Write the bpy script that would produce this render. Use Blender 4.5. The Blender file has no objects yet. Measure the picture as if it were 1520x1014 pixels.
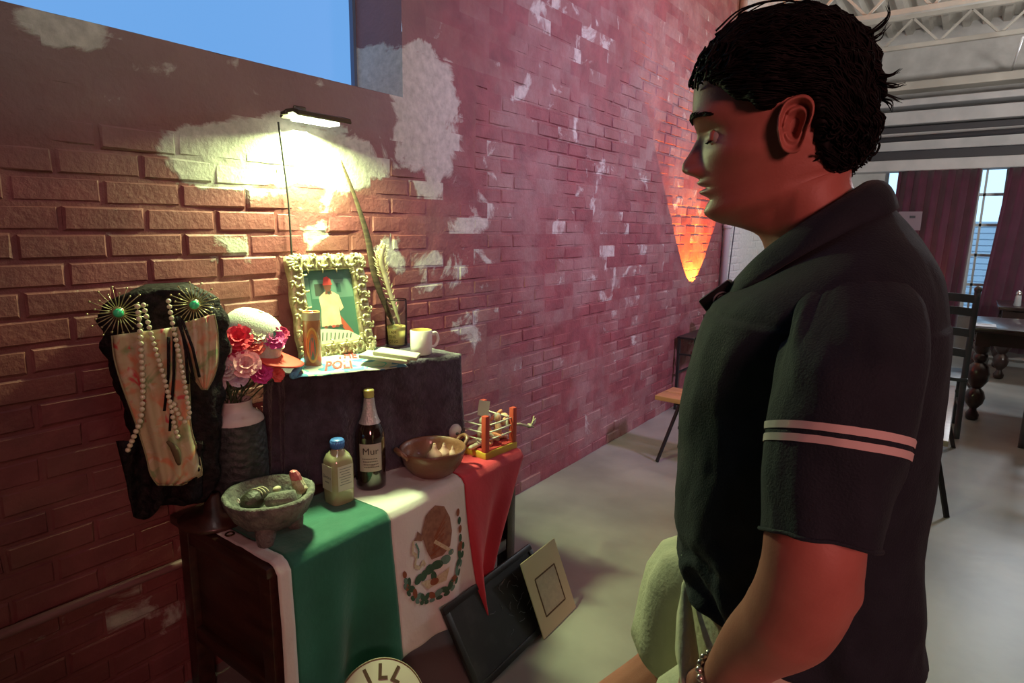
import bpy, bmesh, math, random
import numpy as np
from mathutils import Vector, Matrix, noise

random.seed(7); np.random.seed(7)
S = bpy.context.scene
COL = S.collection
PI = math.pi

# ------------------------------------------------------------------ camera
FPX = 920.0
CAM = Vector((2.0, 0.0, 1.55))
YAW, PITCH, ROLL = math.radians(36.2), math.radians(10.3), math.radians(0.8)
FW = Vector((-math.sin(YAW)*math.cos(PITCH), math.cos(YAW)*math.cos(PITCH), -math.sin(PITCH)))
_r = Vector((math.cos(YAW), math.sin(YAW), 0)); _u = _r.cross(FW)
RT = _r*math.cos(ROLL) + _u*math.sin(ROLL)
UP = _u*math.cos(ROLL) - _r*math.sin(ROLL)
cam_data = bpy.data.cameras.new('camera'); cam = bpy.data.objects.new('camera', cam_data); COL.objects.link(cam)
cam_data.sensor_width = 36.0; cam_data.lens = FPX/1520*36.0; cam_data.clip_start = 0.05; cam_data.clip_end = 200
cam.matrix_world = Matrix(((RT.x, UP.x, -FW.x, CAM.x), (RT.y, UP.y, -FW.y, CAM.y), (RT.z, UP.z, -FW.z, CAM.z), (0, 0, 0, 1)))
S.camera = cam

# ------------------------------------------------------------------ world and lights
S.view_settings.view_transform = 'Standard'; S.view_settings.look = 'None'
S.view_settings.exposure = 0.2; S.view_settings.gamma = 1.0; S.view_settings.use_curve_mapping = False
w = bpy.data.worlds.new('dusk_sky'); S.world = w; w.use_nodes = True
bg = w.node_tree.nodes['Background']; bg.inputs[0].default_value = (0.42, 0.68, 0.92, 1); bg.inputs[1].default_value = 1.7

def area(name, loc, target, size, energy, color, size_y=None, spread=None):
    d = bpy.data.lights.new(name, 'AREA'); d.energy = energy; d.color = color
    d.size = size
    if size_y: d.shape = 'RECTANGLE'; d.size_y = size_y
    if spread: d.spread = spread
    o = bpy.data.objects.new(name, d); COL.objects.link(o); o.location = loc
    o.rotation_euler = (Vector(target)-Vector(loc)).to_track_quat('-Z', 'Y').to_euler(); return o
def spot(name, loc, target, energy, color, angle, blend=.2, radius=.02):
    d = bpy.data.lights.new(name, 'SPOT'); d.energy = energy; d.color = color
    d.spot_size = math.radians(angle); d.spot_blend = blend; d.shadow_soft_size = radius
    o = bpy.data.objects.new(name, d); COL.objects.link(o); o.location = loc
    o.rotation_euler = (Vector(target)-Vector(loc)).to_track_quat('-Z', 'Y').to_euler(); return o
# red stage wash from behind the photographer, mauve wash down the room, cool daylight at the far end
spot('red_stage_light', (4.3, -1.5, 2.3), (1.75, .9, 1.3), 190, (1, .36, .33), 46, .9, .35)
spot('mauve_stage_light', (3.9, 3.4, 3.5), (0, 4.1, 2.0), 640, (.80, .58, 1.0), 72, 1., .25)
area('upper_fill_light', (1.9, .3, 3.85), (0, 1.3, 2.7), .8, 6, (1, .88, .84), spread=1.3)
area('house_light', (2.9, 9.0, 3.3), (2.4, 3.5, 0), .5, 48, (.86, .93, 1.0))
area('ceiling_bounce_light', (4.2, 5.4, 1.9), (3.6, 6.8, 4.1), 1.0, 120, (1, .93, .84))
spot('curtain_light', (1.60, 9.42, .15), (1.60, 9.80, 1.15), 22, (1, .24, .10), 34, 1.)

# ------------------------------------------------------------------ helpers
def pix(px, py):
    return RT*((px-760)/FPX) - UP*((py-507)/FPX) + FW
def on_plane(px, py, n, c):
    n = Vector(n); r = pix(px, py); return CAM + r*((c-n.dot(CAM))/n.dot(r))
def at_x(px, py, x): return on_plane(px, py, (1, 0, 0), x)
def at_y(px, py, y): return on_plane(px, py, (0, 1, 0), y)
def at_z(px, py, z): return on_plane(px, py, (0, 0, 1), z)
def to_px(p):
    d = Vector(p)-CAM; z = d.dot(FW)
    return (760+FPX*d.dot(RT)/z, 507-FPX*d.dot(UP)/z, z)

def mat(name, col, rough=.6, metal=0., col2=None, nscale=8., bump=0., bscale=40., spec=.5, coat=0., sheen=0., detail=6, stretch=None, trans=0., alpha=None, sss=0., contrast=(.35, .65)):
    m = bpy.data.materials.new(name); m.use_nodes = True
    nt = m.node_tree; b = nt.nodes['Principled BSDF']
    b.inputs['Base Color'].default_value = (*col, 1); b.inputs['Roughness'].default_value = rough
    b.inputs['Metallic'].default_value = metal; b.inputs['Specular IOR Level'].default_value = spec
    if coat: b.inputs['Coat Weight'].default_value = coat; b.inputs['Coat Roughness'].default_value = .1
    if sheen: b.inputs['Sheen Weight'].default_value = sheen; b.inputs['Sheen Roughness'].default_value = .5
    if trans: b.inputs['Transmission Weight'].default_value = trans
    if sss:
        b.inputs['Subsurface Weight'].default_value = sss; b.inputs['Subsurface Radius'].default_value = (.012, .004, .002); b.inputs['Subsurface Scale'].default_value = 1
    tc = nt.nodes.new('ShaderNodeTexCoord'); src = tc.outputs['Object']
    if stretch:
        mp = nt.nodes.new('ShaderNodeMapping'); mp.inputs['Scale'].default_value = stretch
        nt.links.new(src, mp.inputs[0]); src = mp.outputs[0]
    if col2:
        n = nt.nodes.new('ShaderNodeTexNoise'); n.inputs['Scale'].default_value = nscale; n.inputs['Detail'].default_value = detail
        nt.links.new(src, n.inputs['Vector'])
        r = nt.nodes.new('ShaderNodeValToRGB'); r.color_ramp.elements[0].color = (*col, 1); r.color_ramp.elements[1].color = (*col2, 1)
        r.color_ramp.elements[0].position, r.color_ramp.elements[1].position = contrast
        nt.links.new(n.outputs['Fac'], r.inputs[0]); nt.links.new(r.outputs[0], b.inputs['Base Color'])
    if bump:
        n2 = nt.nodes.new('ShaderNodeTexNoise'); n2.inputs['Scale'].default_value = bscale; n2.inputs['Detail'].default_value = 5
        nt.links.new(src, n2.inputs['Vector'])
        bp = nt.nodes.new('ShaderNodeBump'); bp.inputs['Strength'].default_value = bump; bp.inputs['Distance'].default_value = .01
        nt.links.new(n2.outputs['Fac'], bp.inputs['Height']); nt.links.new(bp.outputs[0], b.inputs['Normal'])
    return m
def emit(name, col, strength):
    m = bpy.data.materials.new(name); m.use_nodes = True; nt = m.node_tree
    b = nt.nodes['Principled BSDF']; b.inputs['Base Color'].default_value = (0, 0, 0, 1)
    b.inputs['Emission Color'].default_value = (*col, 1); b.inputs['Emission Strength'].default_value = strength; return m
def glassm(name, col=(1, 1, 1), rough=.02, ior=1.45):
    m = bpy.data.materials.new(name); m.use_nodes = True; b = m.node_tree.nodes['Principled BSDF']
    b.inputs['Base Color'].default_value = (*col, 1); b.inputs['Roughness'].default_value = rough
    b.inputs['Transmission Weight'].default_value = 1; b.inputs['IOR'].default_value = ior; return m

def put(name, bm, mats, parent=None, smooth=True, loc=None, angle=None):
    me = bpy.data.meshes.new(name); bm.normal_update()
    bmesh.ops.recalc_face_normals(bm, faces=bm.faces[:])
    bm.to_mesh(me); bm.free()
    for m in (mats if isinstance(mats, (list, tuple)) else [mats]): me.materials.append(m)
    if smooth:
        me.polygons.foreach_set('use_smooth', [True]*len(me.polygons))
        if angle: me.set_sharp_from_angle(angle=math.radians(angle))
    o = bpy.data.objects.new(name, me); COL.objects.link(o)
    if parent: o.parent = parent
    if loc is not None: o.location = loc
    return o
def tag(o, label=None, cat=None, group=None, kind=None):
    if label: o['label'] = label
    if cat: o['category'] = cat
    if group: o['group'] = group
    if kind: o['kind'] = kind
    return o
def thing(name, label, cat, loc=(0, 0, 0), rz=0., group=None, rot=None):
    o = bpy.data.objects.new(name, None); COL.objects.link(o); o.empty_display_size = .05
    o.location = loc; o.rotation_euler = rot if rot else (0, 0, rz)
    return tag(o, label, cat, group)
def copy_tree(o, parent=None):
    c = o.copy(); COL.objects.link(c)
    if parent: c.parent = parent
    for ch in list(o.children): copy_tree(ch, c)
    return c

def box(bm, c, s, rz=0., rot=None, bev=0., mi=0):
    M = Matrix.Translation(c) @ (rot.to_4x4() if rot else Matrix.Rotation(rz, 4, 'Z')) @ Matrix.Diagonal((s[0], s[1], s[2], 1))
    r = bmesh.ops.create_cube(bm, size=1.0, matrix=M)
    fs = {f for v in r['verts'] for f in v.link_faces}
    for f in fs: f.material_index = mi
    if bev:
        es = list({e for v in r['verts'] for e in v.link_edges})
        rr = bmesh.ops.bevel(bm, geom=es, offset=bev, segments=2, affect='EDGES', profile=.5)
        for f in rr['faces']: f.material_index = mi
def bar(bm, a, b, wx, wz, bev=0., mi=0, up=(0, 0, 1)):
    a, b = Vector(a), Vector(b); d = b-a; L = d.length; d.normalize(); u = Vector(up)
    if abs(d.dot(u)) > .98: u = Vector((1, 0, 0))
    s = d.cross(u).normalized(); t = s.cross(d)
    R = Matrix((d, s, t)).transposed()
    box(bm, (a+b)/2, (L, wx, wz), rot=R, bev=bev, mi=mi)
def loft(bm, rings, closed=True, cap0=True, cap1=True, mi=0):
    vs = [[bm.verts.new(p) for p in r] for r in rings]
    n = len(vs[0]); m = n if closed else n-1
    for i in range(len(vs)-1):
        for j in range(m):
            k = (j+1) % n
            f = bm.faces.new((vs[i][j], vs[i][k], vs[i+1][k], vs[i+1][j])); f.material_index = mi
    if closed and cap0: bm.faces.new(vs[0][::-1]).material_index = mi
    if closed and cap1: bm.faces.new(vs[-1]).material_index = mi
    return vs
def lathe(bm, prof, seg=32, c=(0, 0, 0), mi=0, cap0=True, cap1=True, wob=None):
    rings = []
    for (r, z) in prof:
        rings.append([(c[0]+r*(wob(a, z) if wob else 1)*math.cos(a), c[1]+r*(wob(a, z) if wob else 1)*math.sin(a), c[2]+z) for a in [2*PI*i/seg for i in range(seg)]])
    return loft(bm, rings, True, cap0, cap1, mi)
def catmull(pts, n):
    P = [Vector(p) for p in pts]; P = [P[0]*2-P[1]]+P+[P[-1]*2-P[-2]]; out = []
    for i in range(1, len(P)-2):
        for k in range(n):
            t = k/n; a, b, c, d = P[i-1], P[i], P[i+1], P[i+2]
            out.append(.5*((2*b)+(c-a)*t+(2*a-5*b+4*c-d)*t*t+(3*b-a-3*c+d)*t**3))
    out.append(P[-2]); return out
def interp(tab, x):
    if x <= tab[0][0]: return tab[0][1]
    for (a, b), (c, d) in zip(tab, tab[1:]):
        if x <= c:
            t = (x-a)/(c-a) if c != a else 0; return b+(d-b)*t
    return tab[-1][1]
def smooth_tab(tab, x):
    """Catmull-Rom through a table sorted by its first column"""
    xs = [t[0] for t in tab]; ys = [t[1] for t in tab]; n = len(tab)
    if x <= xs[0]: return ys[0]
    if x >= xs[-1]: return ys[-1]
    i = max(k for k in range(n-1) if xs[k] <= x)
    h = xs[i+1]-xs[i]; t = (x-xs[i])/h
    def sl(k):
        if k == 0: return (ys[1]-ys[0])/(xs[1]-xs[0])
        if k == n-1: return (ys[-1]-ys[-2])/(xs[-1]-xs[-2])
        a = (ys[k]-ys[k-1])/(xs[k]-xs[k-1]); b = (ys[k+1]-ys[k])/(xs[k+1]-xs[k])
        return 0 if a*b <= 0 else (a+b)/2
    m0, m1 = sl(i)*h, sl(i+1)*h
    return (2*t**3-3*t*t+1)*ys[i]+(t**3-2*t*t+t)*m0+(-2*t**3+3*t*t)*ys[i+1]+(t**3-t*t)*m1
def tube(bm, pts, rad, seg=8, mi=0, caps=True, flat=None, up=(0, 0, 1)):
    P = [Vector(p) for p in pts]; R = rad if isinstance(rad, (list, tuple)) else [rad]*len(P)
    rings = []; prev = None
    for i, p in enumerate(P):
        d = (P[min(i+1, len(P)-1)]-P[max(i-1, 0)]).normalized()
        if prev is None:
            u = Vector(up)
            if abs(d.dot(u)) > .95: u = Vector((1, 0, 0))
            s = d.cross(u).normalized()
        else:
            s = (prev-d*prev.dot(d)).normalized()
        t = s.cross(d); prev = s; fl = flat if flat else 1
        rings.append([p+(s*math.cos(a)+t*math.sin(a)*fl)*R[i] for a in [2*PI*k/seg for k in range(seg)]])
    return loft(bm, rings, True, caps, caps, mi)
def ball(bm, c, r, seg=16, rings=10, mi=0, rot=None):
    s = r if isinstance(r, (list, tuple)) else (r, r, r)
    M = Matrix.Translation(c) @ (rot.to_4x4() if rot else Matrix.Identity(4)) @ Matrix.Diagonal((*s, 1))
    rr = bmesh.ops.create_uvsphere(bm, u_segments=seg, v_segments=rings, radius=1, matrix=M)
    for f in {f for v in rr['verts'] for f in v.link_faces}: f.material_index = mi
    return rr['verts']
def fb(x, y, z=0., o=4):
    return noise.fractal(Vector((x, y, z)), 1.0, 2.0, o)
def text_mesh(bm, txt, M, size, mi=0, depth=.0004, align='CENTER', bold=0.):
    cu = bpy.data.curves.new('t', 'FONT'); cu.body = txt; cu.size = size; cu.extrude = depth; cu.offset = bold; cu.align_x = align; cu.align_y = 'CENTER'; cu.resolution_u = 2
    o = bpy.data.objects.new('t', cu); COL.objects.link(o)
    dg = bpy.context.evaluated_depsgraph_get(); me = bpy.data.meshes.new_from_object(o.evaluated_get(dg))
    n0 = len(bm.verts); f0 = len(bm.faces); bm.from_mesh(me); bm.verts.ensure_lookup_table(); bm.faces.ensure_lookup_table()
    for v in bm.verts[n0:]: v.co = M(v.co) if callable(M) else M @ v.co
    for f in bm.faces[f0:]: f.material_index = mi
    bpy.data.objects.remove(o); bpy.data.curves.remove(cu); bpy.data.meshes.remove(me)
def frame_mat(o, ex, ey):
    ex = Vector(ex).normalized(); ey = Vector(ey); ey = (ey-ex*ey.dot(ex)).normalized(); ez = ex.cross(ey)
    M = Matrix((ex, ey, ez)).transposed().to_4x4(); M.translation = Vector(o); return M
# ------------------------------------------------------------------ the brick wall
WY0, WY1, WZ1 = -2.0, 10.0, 4.1
WIN = (0.15, 1.93, 2.085, 3.35)                    # opening in the left wall: y0, y1, z0, z1
def brick_material():
    m = bpy.data.materials.new('painted_brick'); m.use_nodes = True; nt = m.node_tree; N = nt.nodes.new; Lk = nt.links.new
    b = nt.nodes['Principled BSDF']; b.inputs['Roughness'].default_value = .55; b.inputs['Specular IOR Level'].default_value = .35
    geo = N('ShaderNodeNewGeometry'); P = geo.outputs['Position']
    def math_(op, a, c=None, clamp=False):
        n = N('ShaderNodeMath'); n.operation = op; n.use_clamp = clamp
        for i, v in enumerate((a, c)):
            if v is None: continue
            if isinstance(v, (int, float)): n.inputs[i].default_value = v
            else: Lk(v, n.inputs[i])
        return n.outputs[0]
    def nz(scale, detail=6, rough=.6, dist=0., off=(0, 0, 0)):
        mp = N('ShaderNodeMapping'); mp.inputs['Location'].default_value = off; Lk(P, mp.inputs[0])
        n = N('ShaderNodeTexNoise'); n.inputs['Scale'].default_value = scale; n.inputs['Detail'].default_value = detail; n.inputs['Roughness'].default_value = rough; n.inputs['Distortion'].default_value = dist
        Lk(mp.outputs[0], n.inputs['Vector']); return n.outputs['Fac']
    def ramp(v, a, c, e0=(0, 0, 0), e1=(1, 1, 1)):
        n = N('ShaderNodeValToRGB'); n.color_ramp.elements[0].position = a; n.color_ramp.elements[1].position = c
        n.color_ramp.elements[0].color = (*e0, 1); n.color_ramp.elements[1].color = (*e1, 1); Lk(v, n.inputs[0]); return n.outputs[0]
    def mix(f, a, c):
        n = N('ShaderNodeMix'); n.data_type = 'RGBA'
        if isinstance(f, (int, float)): n.inputs[0].default_value = f
        else: Lk(f, n.inputs[0])
        for i, v in ((6, a), (7, c)):
            if isinstance(v, tuple): n.inputs[i].default_value = (*v, 1)
            else: Lk(v, n.inputs[i])
        return n.outputs[2]
    # each brick its own value (same bond as the geometry)
    sep = N('ShaderNodeSeparateXYZ'); Lk(P, sep.inputs[0])
    row = math_('FLOOR', math_('DIVIDE', sep.outputs[2], BH)); par = math_('MODULO', row, 2.)
    colm = math_('FLOOR', math_('ADD', math_('DIVIDE', sep.outputs[1], BL), math_('MULTIPLY', par, .5)))
    cmb = N('ShaderNodeCombineXYZ'); Lk(row, cmb.inputs[0]); Lk(colm, cmb.inputs[1])
    wn = N('ShaderNodeTexWhiteNoise'); wn.noise_dimensions = '2D'; Lk(cmb.outputs[0], wn.inputs['Vector'])
    # where old pale plaster still clings to the paint
    blobs = [(640, 190, .22, .30, .40), (700, 330, .16, .20, .22), (310, 240, .16, .10, .30), (470, 225, .42, .11, .52), (655, 400, .22, .10, .26),
             (600, 110, .3, .14, .36), (370, 380, .12, .10, .20), (470, 345, .10, .06, .26), (580, 380, .10, .07, .25), (690, 480, .26, .10, .14), (90, 42, .12, .05, .36),
             (850, 40, .5, .3, .13), (850, 240, .9, .35, .07), (930, 400, .4, .5, .10), (770, 470, .16, .07, .16), (360, 250, .25, .08, .25)]
    acc = None
    for (px, py, ry, rz, g) in blobs:
        c = at_x(px, py, 0)
        v = N('ShaderNodeVectorMath'); v.operation = 'MULTIPLY_ADD'; Lk(P, v.inputs[0])
        v.inputs[1].default_value = (0, 1/ry, 1/rz); v.inputs[2].default_value = (0, -c.y/ry, -c.z/rz)
        l = N('ShaderNodeVectorMath'); l.operation = 'LENGTH'; Lk(v.outputs[0], l.inputs[0])
        k = math_('MULTIPLY', math_('SUBTRACT', 1.35, l.outputs['Value'], True), g)
        acc = k if acc is None else math_('ADD', acc, k)
    n1 = nz(4.5, 9, .62, .6)
    val = math_('ADD', math_('ADD', math_('MULTIPLY', n1, .95), math_('MULTIPLY', wn.outputs['Value'], .20)), acc)
    pale = ramp(val, .735, .80)
    n2 = nz(7, 8, .6, .3, (3, 7, 1)); n3 = nz(30, 4, .6)
    red = mix(ramp(n2, .3, .7), (.155, .046, .050), (.275, .082, .084))
    red = mix(math_('MULTIPLY', wn.outputs['Value'], .5), red, (.21, .062, .052))
    cream = mix(ramp(n3, .3, .7), (.36, .345, .29), (.54, .52, .44))
    # grey-brown skim coat over the upper left, whitewash past the pipe
    up_l = math_('MULTIPLY', ramp(math_('ADD', sep.outputs[2], math_('MULTIPLY', n2, .5)), 0, 1), 1.)
    hi = N('ShaderNodeMapRange'); hi.interpolation_type = 'SMOOTHSTEP'; hi.inputs[1].default_value = 1.75; hi.inputs[2].default_value = 2.2
    Lk(math_('ADD', sep.outputs[2], math_('MULTIPLY', n1, .35)), hi.inputs[0])
    lo = N('ShaderNodeMapRange'); lo.interpolation_type = 'SMOOTHSTEP'; lo.inputs[1].default_value = 2.3; lo.inputs[2].default_value = 1.7; Lk(sep.outputs[1], lo.inputs[0])
    skim = math_('MULTIPLY', hi.outputs[0], lo.outputs[0])
    base = mix(math_('MULTIPLY', skim, .8), red, (.22, .155, .14))
    worn = ramp(math_('ADD', math_('MULTIPLY', nz(2.6, 7, .6, .4, (9, 2, 4)), .75), math_('MULTIPLY', wn.outputs['Value'], .20)), .40, .72)
    rt_ = N('ShaderNodeMapRange'); rt_.interpolation_type = 'SMOOTHSTEP'; rt_.inputs[1].default_value = 1.7; rt_.inputs[2].default_value = 3.0; Lk(sep.outputs[1], rt_.inputs[0]); worn = math_('MULTIPLY', worn, math_('ADD', math_('MULTIPLY', rt_.outputs[0], .8), .2))
    base = mix(math_('MULTIPLY', worn, .38), base, cream)
    base = mix(pale, base, cream)
    far = N('ShaderNodeMapRange'); far.inputs[1].default_value = 6.22; far.inputs[2].default_value = 6.26; Lk(sep.outputs[1], far.inputs[0])
    base = mix(far.outputs[0], base, mix(ramp(n3, .3, .7), (.52, .52, .52), (.68, .68, .68)))
    Lk(base, b.inputs['Base Color'])
    bp = N('ShaderNodeBump'); bp.inputs['Strength'].default_value = .7; bp.inputs['Distance'].default_value = .006
    h = math_('ADD', math_('MULTIPLY', nz(55, 6, .6), .7), math_('MULTIPLY', pale, .35)); h = math_('ADD', h, math_('MULTIPLY', n2, .6))
    Lk(h, bp.inputs['Height']); Lk(bp.outputs[0], b.inputs['Normal'])
    return m
BH, BL = .0762, .218
M_brick = brick_material()
def plaster_depth(y, z):
    """how far mortar and old coats fill the joints: 0 open joint .. 1 smooth"""
    a = 0.
    if y < 2.4: a = max(a, min(1, max(0, (z-1.62+.25*fb(y*2, z*2))/.25)))
    a = max(a, min(1, max(0, (z-2.15-.18*(y-2.2)+.4*fb(y*1.5, z*1.5, 3))/.35)) if y >= 1.9 else 0)
    a = max(a, min(.62, max(0, .38+1.1*fb(y*2.2, z*2.2, 9))) if y > 1.3 else 0)
    return a
wall = tag(bpy.data.objects.new('wall_left', None), kind='structure'); COL.objects.link(wall)
bm = bmesh.new()
ny, nz_ = 380, 130; grid = []
ys = np.concatenate([np.linspace(WY0, .3, 30), np.linspace(.32, 6.3, ny-80), np.linspace(6.35, WY1, 50)])
zs = np.linspace(0, WZ1, nz_)
ys[np.argmin(abs(ys-WIN[0]))] = WIN[0]; ys[np.argmin(abs(ys-WIN[1]))] = WIN[1]
zs[np.argmin(abs(zs-WIN[2]))] = WIN[2]; zs[np.argmin(abs(zs-WIN[3]))] = WIN[3]
for y in ys:
    grid.append([bm.verts.new((-.0062+.0095*plaster_depth(y, z)+.0036*fb(y*11, z*11), y, z)) for z in zs])
def in_win(y, z): return WIN[0] < y < WIN[1] and WIN[2] < z < WIN[3]
for i in range(len(ys)-1):
    for j in range(nz_-1):
        if in_win((ys[i]+ys[i+1])/2, (zs[j]+zs[j+1])/2): continue
        bm.faces.new((grid[i][j], grid[i+1][j], grid[i+1][j+1], grid[i][j+1]))
# reveals of the deep window opening
for (a, b_) in (((WIN[0], WIN[2]), (WIN[1], WIN[2])), ((WIN[1], WIN[2]), (WIN[1], WIN[3])), ((WIN[1], WIN[3]), (WIN[0], WIN[3])), ((WIN[0], WIN[3]), (WIN[0], WIN[2]))):
    n = 12; va = [(a[0]+(b_[0]-a[0])*k/n, a[1]+(b_[1]-a[1])*k/n) for k in range(n+1)]
    A = [bm.verts.new((.0035, p[0], p[1]+.004*fb(p[0]*5, p[1]*5))) for p in va]; B = [bm.verts.new((-.33, p[0], p[1])) for p in va]
    for k in range(n): bm.faces.new((A[k], A[k+1], B[k+1], B[k]))
put('mortar', bm, M_brick, wall)
def brick_mesh(k, shallow):
    rnd = random.Random(k); bm = bmesh.new(); hw, hh, dp = BL/2-.005, BH/2-.005, .05
    c = .006
    def J(s): return rnd.uniform(-s, s)
    back = [(-dp, -hw, -hh), (-dp, hw, -hh), (-dp, hw, hh), (-dp, -hw, hh)]
    mid = [(-c+J(.001), y*1+J(.002), z+J(.0015)) for (_, y, z) in back]
    n = 3
    fr = [(J(.0015), y*(1-c/hw)+J(.002), z*(1-c/hh)+J(.0015)) for (_, y, z) in back]
    loft(bm, [back, mid, fr], cap0=False); me = bpy.data.meshes.new('brick'); bm.normal_update(); bmesh.ops.recalc_face_normals(bm, faces=bm.faces[:]); bm.to_mesh(me); bm.free()
    me.materials.append(M_brick); return me
brick_meshes = [brick_mesh(k, 0) for k in range(8)]
cands = []
for r in range(int(WZ1/BH)):
    z = (r+.5)*BH
    for c in range(int(WY0/BL), int(WY1/BL)):
        y = (c+.5-.5*(r % 2))*BL
        if WIN[0]-.06 < y < WIN[1]+BL*.5+.003 and WIN[2]-BH*.55 < z < WIN[3]+BH*.5: continue
        px, py, d = to_px((0, y, z))
        if y > WY1-.1 or y < WY0+.12: continue
        vis = d > .3 and -40 < px < 1160 and -40 < py < 1050
        hid = (plaster_depth(y, z) > .7) or (270 < px < 800 and py > 640) or (300 < px < 690 and py > 520)
        cands.append(((0 if vis else 1) + (.5 if hid else 0), d, y, z))
cands.sort()
joined = bmesh.new()
for i, (_, d, y, z) in enumerate(cands):
    rnd = random.Random(i*7+1); me = brick_meshes[rnd.randrange(8)]
    x = rnd.uniform(-.0025, .002)
    M = Matrix.Translation((x, y+rnd.uniform(-.002, .002), z+rnd.uniform(-.0015, .0015))) @ Matrix.Rotation(rnd.uniform(-.008, .008), 4, 'X') @ Matrix.Rotation(rnd.uniform(-.012, .012), 4, 'Z')
    if i < 298:
        o = bpy.data.objects.new('brick', me); COL.objects.link(o); o.parent = wall; o.matrix_local = M
    else:
        n0 = len(joined.verts); joined.from_mesh(me); joined.verts.ensure_lookup_table()
        for v in joined.verts[n0:]: v.co = M @ v.co
tag(put('brickwork', joined, M_brick, wall, smooth=False), kind='stuff')

# ------------------------------------------------------------------ floor, other walls, ceiling
M_floor = mat('sealed_concrete', (.20, .20, .185), .38, col2=(.33, .33, .30), nscale=1.6, bump=.08, bscale=14, detail=9)
RX = 9.0; BY = -3.5
bm = bmesh.new(); box(bm, ((RX-1)/2, (WY1+BY)/2, -.05), (RX+1.2, WY1-BY+.6, .1)); tag(put('floor', bm, M_floor, smooth=False), kind='structure')
M_white = mat('whitewashed_wall', (.5, .5, .5), .7, col2=(.62, .62, .62), nscale=5, bump=.2, bscale=30)
M_dark = mat('dark_wall_paint', (.10, .05, .06), .8, col2=(.14, .07, .08), nscale=3)
bm = bmesh.new()
FW_OPEN = [(.93, 1.12), (1.95, 2.27)]               # glazed slots in the far wall
xs_ = [-.1, .93, 1.12, 1.95, 2.27, RX+.1]
for a, b_ in zip(xs_[::2], xs_[1::2]): box(bm, ((a+b_)/2, WY1+.1, 2.05), (b_-a, .2, 4.3))
for a, b_ in FW_OPEN:
    box(bm, ((a+b_)/2, WY1+.1, 3.3), (b_-a, .2, 1.7)); box(bm, ((a+b_)/2, WY1+.1, .2), (b_-a, .2, .6))
tag(put('wall_far', bm, M_white, smooth=False), kind='structure')
bm = bmesh.new(); box(bm, (RX+.1, (WY1+BY)/2, 2.05), (.2, WY1-BY+.4, 4.3)); tag(put('wall_right', bm, M_dark, smooth=False), kind='structure')
bm = bmesh.new(); box(bm, (RX/2, BY-.1, 2.05), (RX+.4, .2, 4.3)); tag(put('wall_back', bm, M_dark, smooth=False), kind='structure')
bm = bmesh.new(); box(bm, (-.06, (BY+WY0)/2, 2.05), (.12, WY0-BY+.02, 4.3)); tag(put('wall_near', bm, M_brick, smooth=False), kind='structure')
# ceiling: ribbed steel deck on joists
M_deck = mat('painted_steel_deck', (.46, .44, .40), .55, col2=(.62, .60, .55), nscale=2.2, bump=.15, bscale=18, detail=8)
M_steel = mat('grey_painted_steel', (.46, .47, .49), .5, col2=(.56, .56, .58), nscale=4)
M_slot = mat('dark_grey_steel', (.05, .05, .06), .6)
bm = bmesh.new(); pr = []; x = -.6; pitch = .2
while x < RX+.2:
    pr += [(x, WZ1), (x+.05, WZ1+.0), (x+.075, WZ1+.06), (x+.155, WZ1+.06), (x+.18, WZ1)]; x += pitch
loft(bm, [[(p[0], BY-.2, p[1]) for p in pr], [(p[0], WY1+.2, p[1]) for p in pr]], closed=False)
box(bm, (RX/2, (WY1+BY)/2, WZ1+.16), (RX+1.6, WY1-BY+.6, .1))
ceil = tag(put('ceiling', bm, M_deck, smooth=False), kind='structure')
def joist(y, z=WZ1):
    bm = bmesh.new()
    for zz in (z-.03, z-.36): 
        box(bm, (RX/2, y, zz), (RX, .06, .05))
    n = 16
    for k in range(n):
        a, b_ = RX*k/n, RX*(k+.5)/n; c = RX*(k+1)/n
        bar(bm, (a, y, z-.05), (b_, y, z-.35), .025, .025); bar(bm, (b_, y, z-.35), (c, y, z-.05), .025, .025)
    return put('joist', bm, M_deck, ceil, smooth=False)
for y in (3.2, 4.7, 6.2, 7.7, 9.1): joist(y)
# stacked steel over the curtains; solid dark bars paint the shade between beams
for (y, z0, z1, m, nm) in ((9.86, 2.36, 2.50, M_steel, 'lintel_beam'), (9.88, 2.62, 2.84, M_steel, 'lintel_beam'), (9.92, 2.50, 2.62, M_slot, 'slot_shade'), (9.90, 2.84, 2.92, M_slot, 'slot_shade'), (9.84, 2.94, 3.10, M_steel, 'lintel_beam'), (9.8, 3.16, 3.24, M_steel, 'pipe_rail'), (9.83, 3.36, 3.46, M_deck, 'pipe_rail')):
    bm = bmesh.new(); box(bm, (RX/2, y, (z0+z1)/2), (RX-.02, .3, z1-z0), bev=.01)
    put(nm, bm, m, ceil, smooth=False)
bm = bmesh.new(); tube(bm, [(.6, 9.55, 2.74), (9, 9.55, 2.80)], .035, 10, 0); put('pipe_rail', bm, M_slot, ceil)
# ceiling light track whose corner enters the picture top right
M_lightwht = mat('white_conduit', (.8, .8, .82), .4)
tk = thing('ceiling_conduit', 'thin white square of conduit hanging under the ceiling deck at top right', 'conduit', at_z(1500, 112, 3.5))
c0 = tk.location.copy()
for a, b_ in ((at_z(1499, 114, 3.5), at_z(1518, 55, 3.5)), (at_z(1499, 114, 3.5), at_z(1560, 108, 3.5))):
    bm = bmesh.new(); tube(bm, [a-c0, b_-c0], .011, 8); put('conduit_run', bm, M_lightwht, tk)
bm = bmesh.new(); tube(bm, [(0, 0, 0), (0, 0, WZ1-3.5)], .004, 6); put('hanger', bm, M_slot, tk)

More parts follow.
